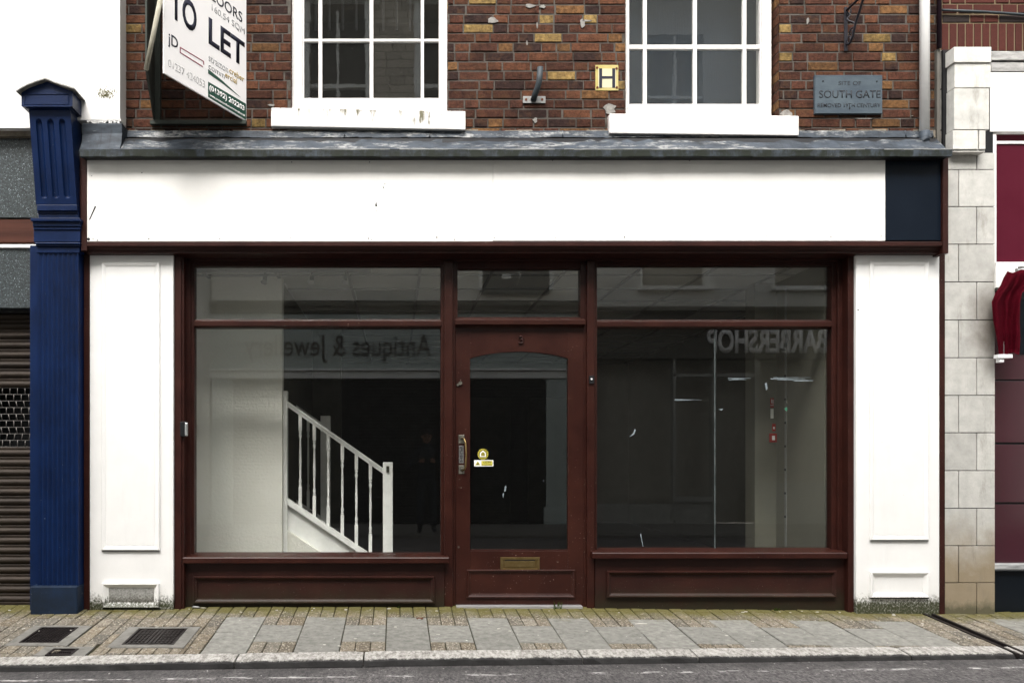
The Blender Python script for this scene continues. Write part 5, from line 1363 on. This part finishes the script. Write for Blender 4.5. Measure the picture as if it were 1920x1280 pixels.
m = MB(); wall_with_holes(m, RX(1901), 24, -.1, 10.2, YO-.3, YO, [(13,14.2,4,6)]); m.box(RX(1901), 24, YO-.5, YO-.35, -.1, 10.2); m.build('wall', M['opp_cream'], od)

# ================================================================== THE PHOTOGRAPHER (mirrored in the left window)
def skinned(name, verts, edges, radii, mat, parent, sub=2, root=0):
    me = bpy.data.meshes.new(name); me.from_pydata([Vector(v) for v in verts], edges, [])
    ob_ = bpy.data.objects.new(name+'_tmp', me); C.objects.link(ob_)
    ob_.modifiers.new('skin', 'SKIN')
    sv = me.skin_vertices[0].data if len(me.skin_vertices) else None
    if sv is None:
        bm = bmesh.new(); bm.from_mesh(me); bm.verts.layers.skin.verify(); bm.to_mesh(me); bm.free(); sv = me.skin_vertices[0].data
    for k, r in enumerate(radii): sv[k].radius = (r, r) if not isinstance(r, tuple) else r; sv[k].use_root = (k == root)
    sm = ob_.modifiers.new('sub', 'SUBSURF'); sm.levels = sub; sm.render_levels = sub
    dg = bpy.context.evaluated_depsgraph_get(); m2_ = bpy.data.meshes.new_from_object(ob_.evaluated_get(dg))
    C.objects.unlink(ob_); bpy.data.objects.remove(ob_)
    for p in m2_.polygons: p.use_smooth = True
    m2_.materials.clear(); m2_.materials.append(mat); m2_.name = name
    o = bpy.data.objects.new(name, m2_); C.objects.link(o)
    if parent: o.parent = parent
    return o
pg = thing('person', 'person in dark jacket, jeans and cap holding a camera, mirrored in the shop window', 'person', (.50, -6.82, -.105))
# local frame: origin between the feet, facing +Y, height about 1.63 m
V = [(0,0,.86), (0,.0,1.00), (0,-.01,1.18), (0,-.01,1.31), (0,.0,1.40), (0,.015,1.47),
     (-.085,0,.80), (-.10,.01,.44), (-.11,-.02,.07), (-.12,.10,.035),
     (.085,0,.80), (.10,.01,.44), (.11,-.02,.07), (.13,.10,.035),
     (-.17,-.01,1.30), (-.27,.04,1.08), (-.13,.24,1.15),
     (.17,-.01,1.30), (.27,.04,1.08), (.13,.24,1.16)]
Ed = [(0,1),(1,2),(2,3),(3,4),(4,5),(0,6),(6,7),(7,8),(8,9),(0,10),(10,11),(11,12),(12,13),(3,14),(14,15),(15,16),(3,17),(17,18),(18,19)]
Rr = [(.15,.11),(.14,.10),(.16,.11),(.13,.09),.055,.05, .085,.06,.042,.035, .085,.06,.042,.035, .06,.045,.030, .06,.045,.030]
body = skinned('body', V, Ed, Rr, M['jacket'], pg)
# trousers: same legs, a little wider
V2 = [(0,0,.84), (0,0,.93), (-.085,0,.78), (-.10,.012,.44), (-.11,-.015,.09), (.085,0,.78), (.10,.012,.44), (.11,-.015,.09)]
skinned('trousers', V2, [(0,1),(0,2),(2,3),(3,4),(0,5),(5,6),(6,7)], [(.155,.12),(.15,.112),.095,.072,.062,.095,.072,.062], M['trousers'], pg)
# head
m = MB(); n = 16; prev = None
hp = [(-.115,.030,.03), (-.10,.045,.045), (-.07,.058,.062), (-.03,.068,.078), (.0,.074,.086), (.04,.076,.092), (.08,.070,.086), (.108,.048,.060), (.12,.012,.015)]
rgs = []
for z, rx, ry in hp:
    rgs.append([m.bm.verts.new((rx*math.cos(2*math.pi*k/n), .02+ry*math.sin(2*math.pi*k/n)+(.012 if z < -.05 and math.sin(2*math.pi*k/n) > 0 else 0), 1.555+z*.95)) for k in range(n)])
for a, b in zip(rgs, rgs[1:]):
    for k in range(n): m.bm.faces.new([a[k], a[(k+1)%n], b[(k+1)%n], b[k]]).smooth = True
m.bm.faces.new(rgs[0][::-1]); m.bm.faces.new(rgs[-1])
m.tube([(0,.095,1.565), (0,.118,1.54), (0,.100,1.532)], [.008, .013, .010], 8)
for s in (-1, 1): m.tube([(s*.072,.015,1.575), (s*.082,.01,1.555), (s*.076,.015,1.53)], [.008, .014, .008], 8)
hd = m.build('head', M['skin'], None); hd.parent = pg
m = MB(); m.tube([(-.03,.092,1.505), (0,.104,1.502), (.03,.092,1.505)], .005, 6); o = m.build('mouth', M['rust'], None); o.parent = hd
m = MB()
for s in (-1, 1): m.disc((s*.03,.092,1.562), .019, 'y', .008, 12)
m.tube([(-.075,.03,1.57), (-.05,.09,1.57), (.05,.09,1.57), (.075,.03,1.57)], .003, 5); o = m.build('glasses', M['black'], None); o.parent = hd
m = MB(); cp = [(.084,1.585), (.092,1.61), (.088,1.65), (.06,1.675), (.01,1.68)]; m.lathe(0, .02, cp, 18)
m.prism([(-.06,.09), (-.035,.15), (.035,.15), (.06,.09)], 'z', 1.585, 1.595); o = m.build('cap', M['cap'], None); o.parent = pg
m = MB(); m.box(-.065, .065, .24, .30, 1.13, 1.21, .01); m.tube([(0,.30,1.17), (0,.36,1.17)], [.034, .036], 16); o = m.build('camera_body', M['black'], None)
tag(o, 'black camera held by the person mirrored in the left window', 'camera'); o.location = (.50, -6.82, -.105)
for s in (-1, 1):                                                   # hands closed on the camera: palm, four fingers, thumb
    px_, py_, pz_ = s*.105, .262, 1.155
    Vh = [(s*.13,.235,1.155), (s*.10,.268,1.165)]; Eh = [(0,1)]; Rh = [.022,.024]
    for k, (dz, l) in enumerate(((.030,.034), (.012,.040), (-.006,.037), (-.022,.028))):
        b0 = len(Vh); Vh += [(s*.088,.290,1.168+dz), (s*(.075),.310,1.170+dz), (s*(.075-l),.308,1.170+dz*.9)]
        Eh += [(1, b0), (b0, b0+1), (b0+1, b0+2)]; Rh += [.0095,.0088,.0075]
    b0 = len(Vh); Vh += [(s*.09,.245,1.15), (s*.06,.228,1.145)]; Eh += [(1, b0), (b0, b0+1)]; Rh += [.011,.009]
    skinned('hand', Vh, Eh, Rh, M['skin'], pg, 1)
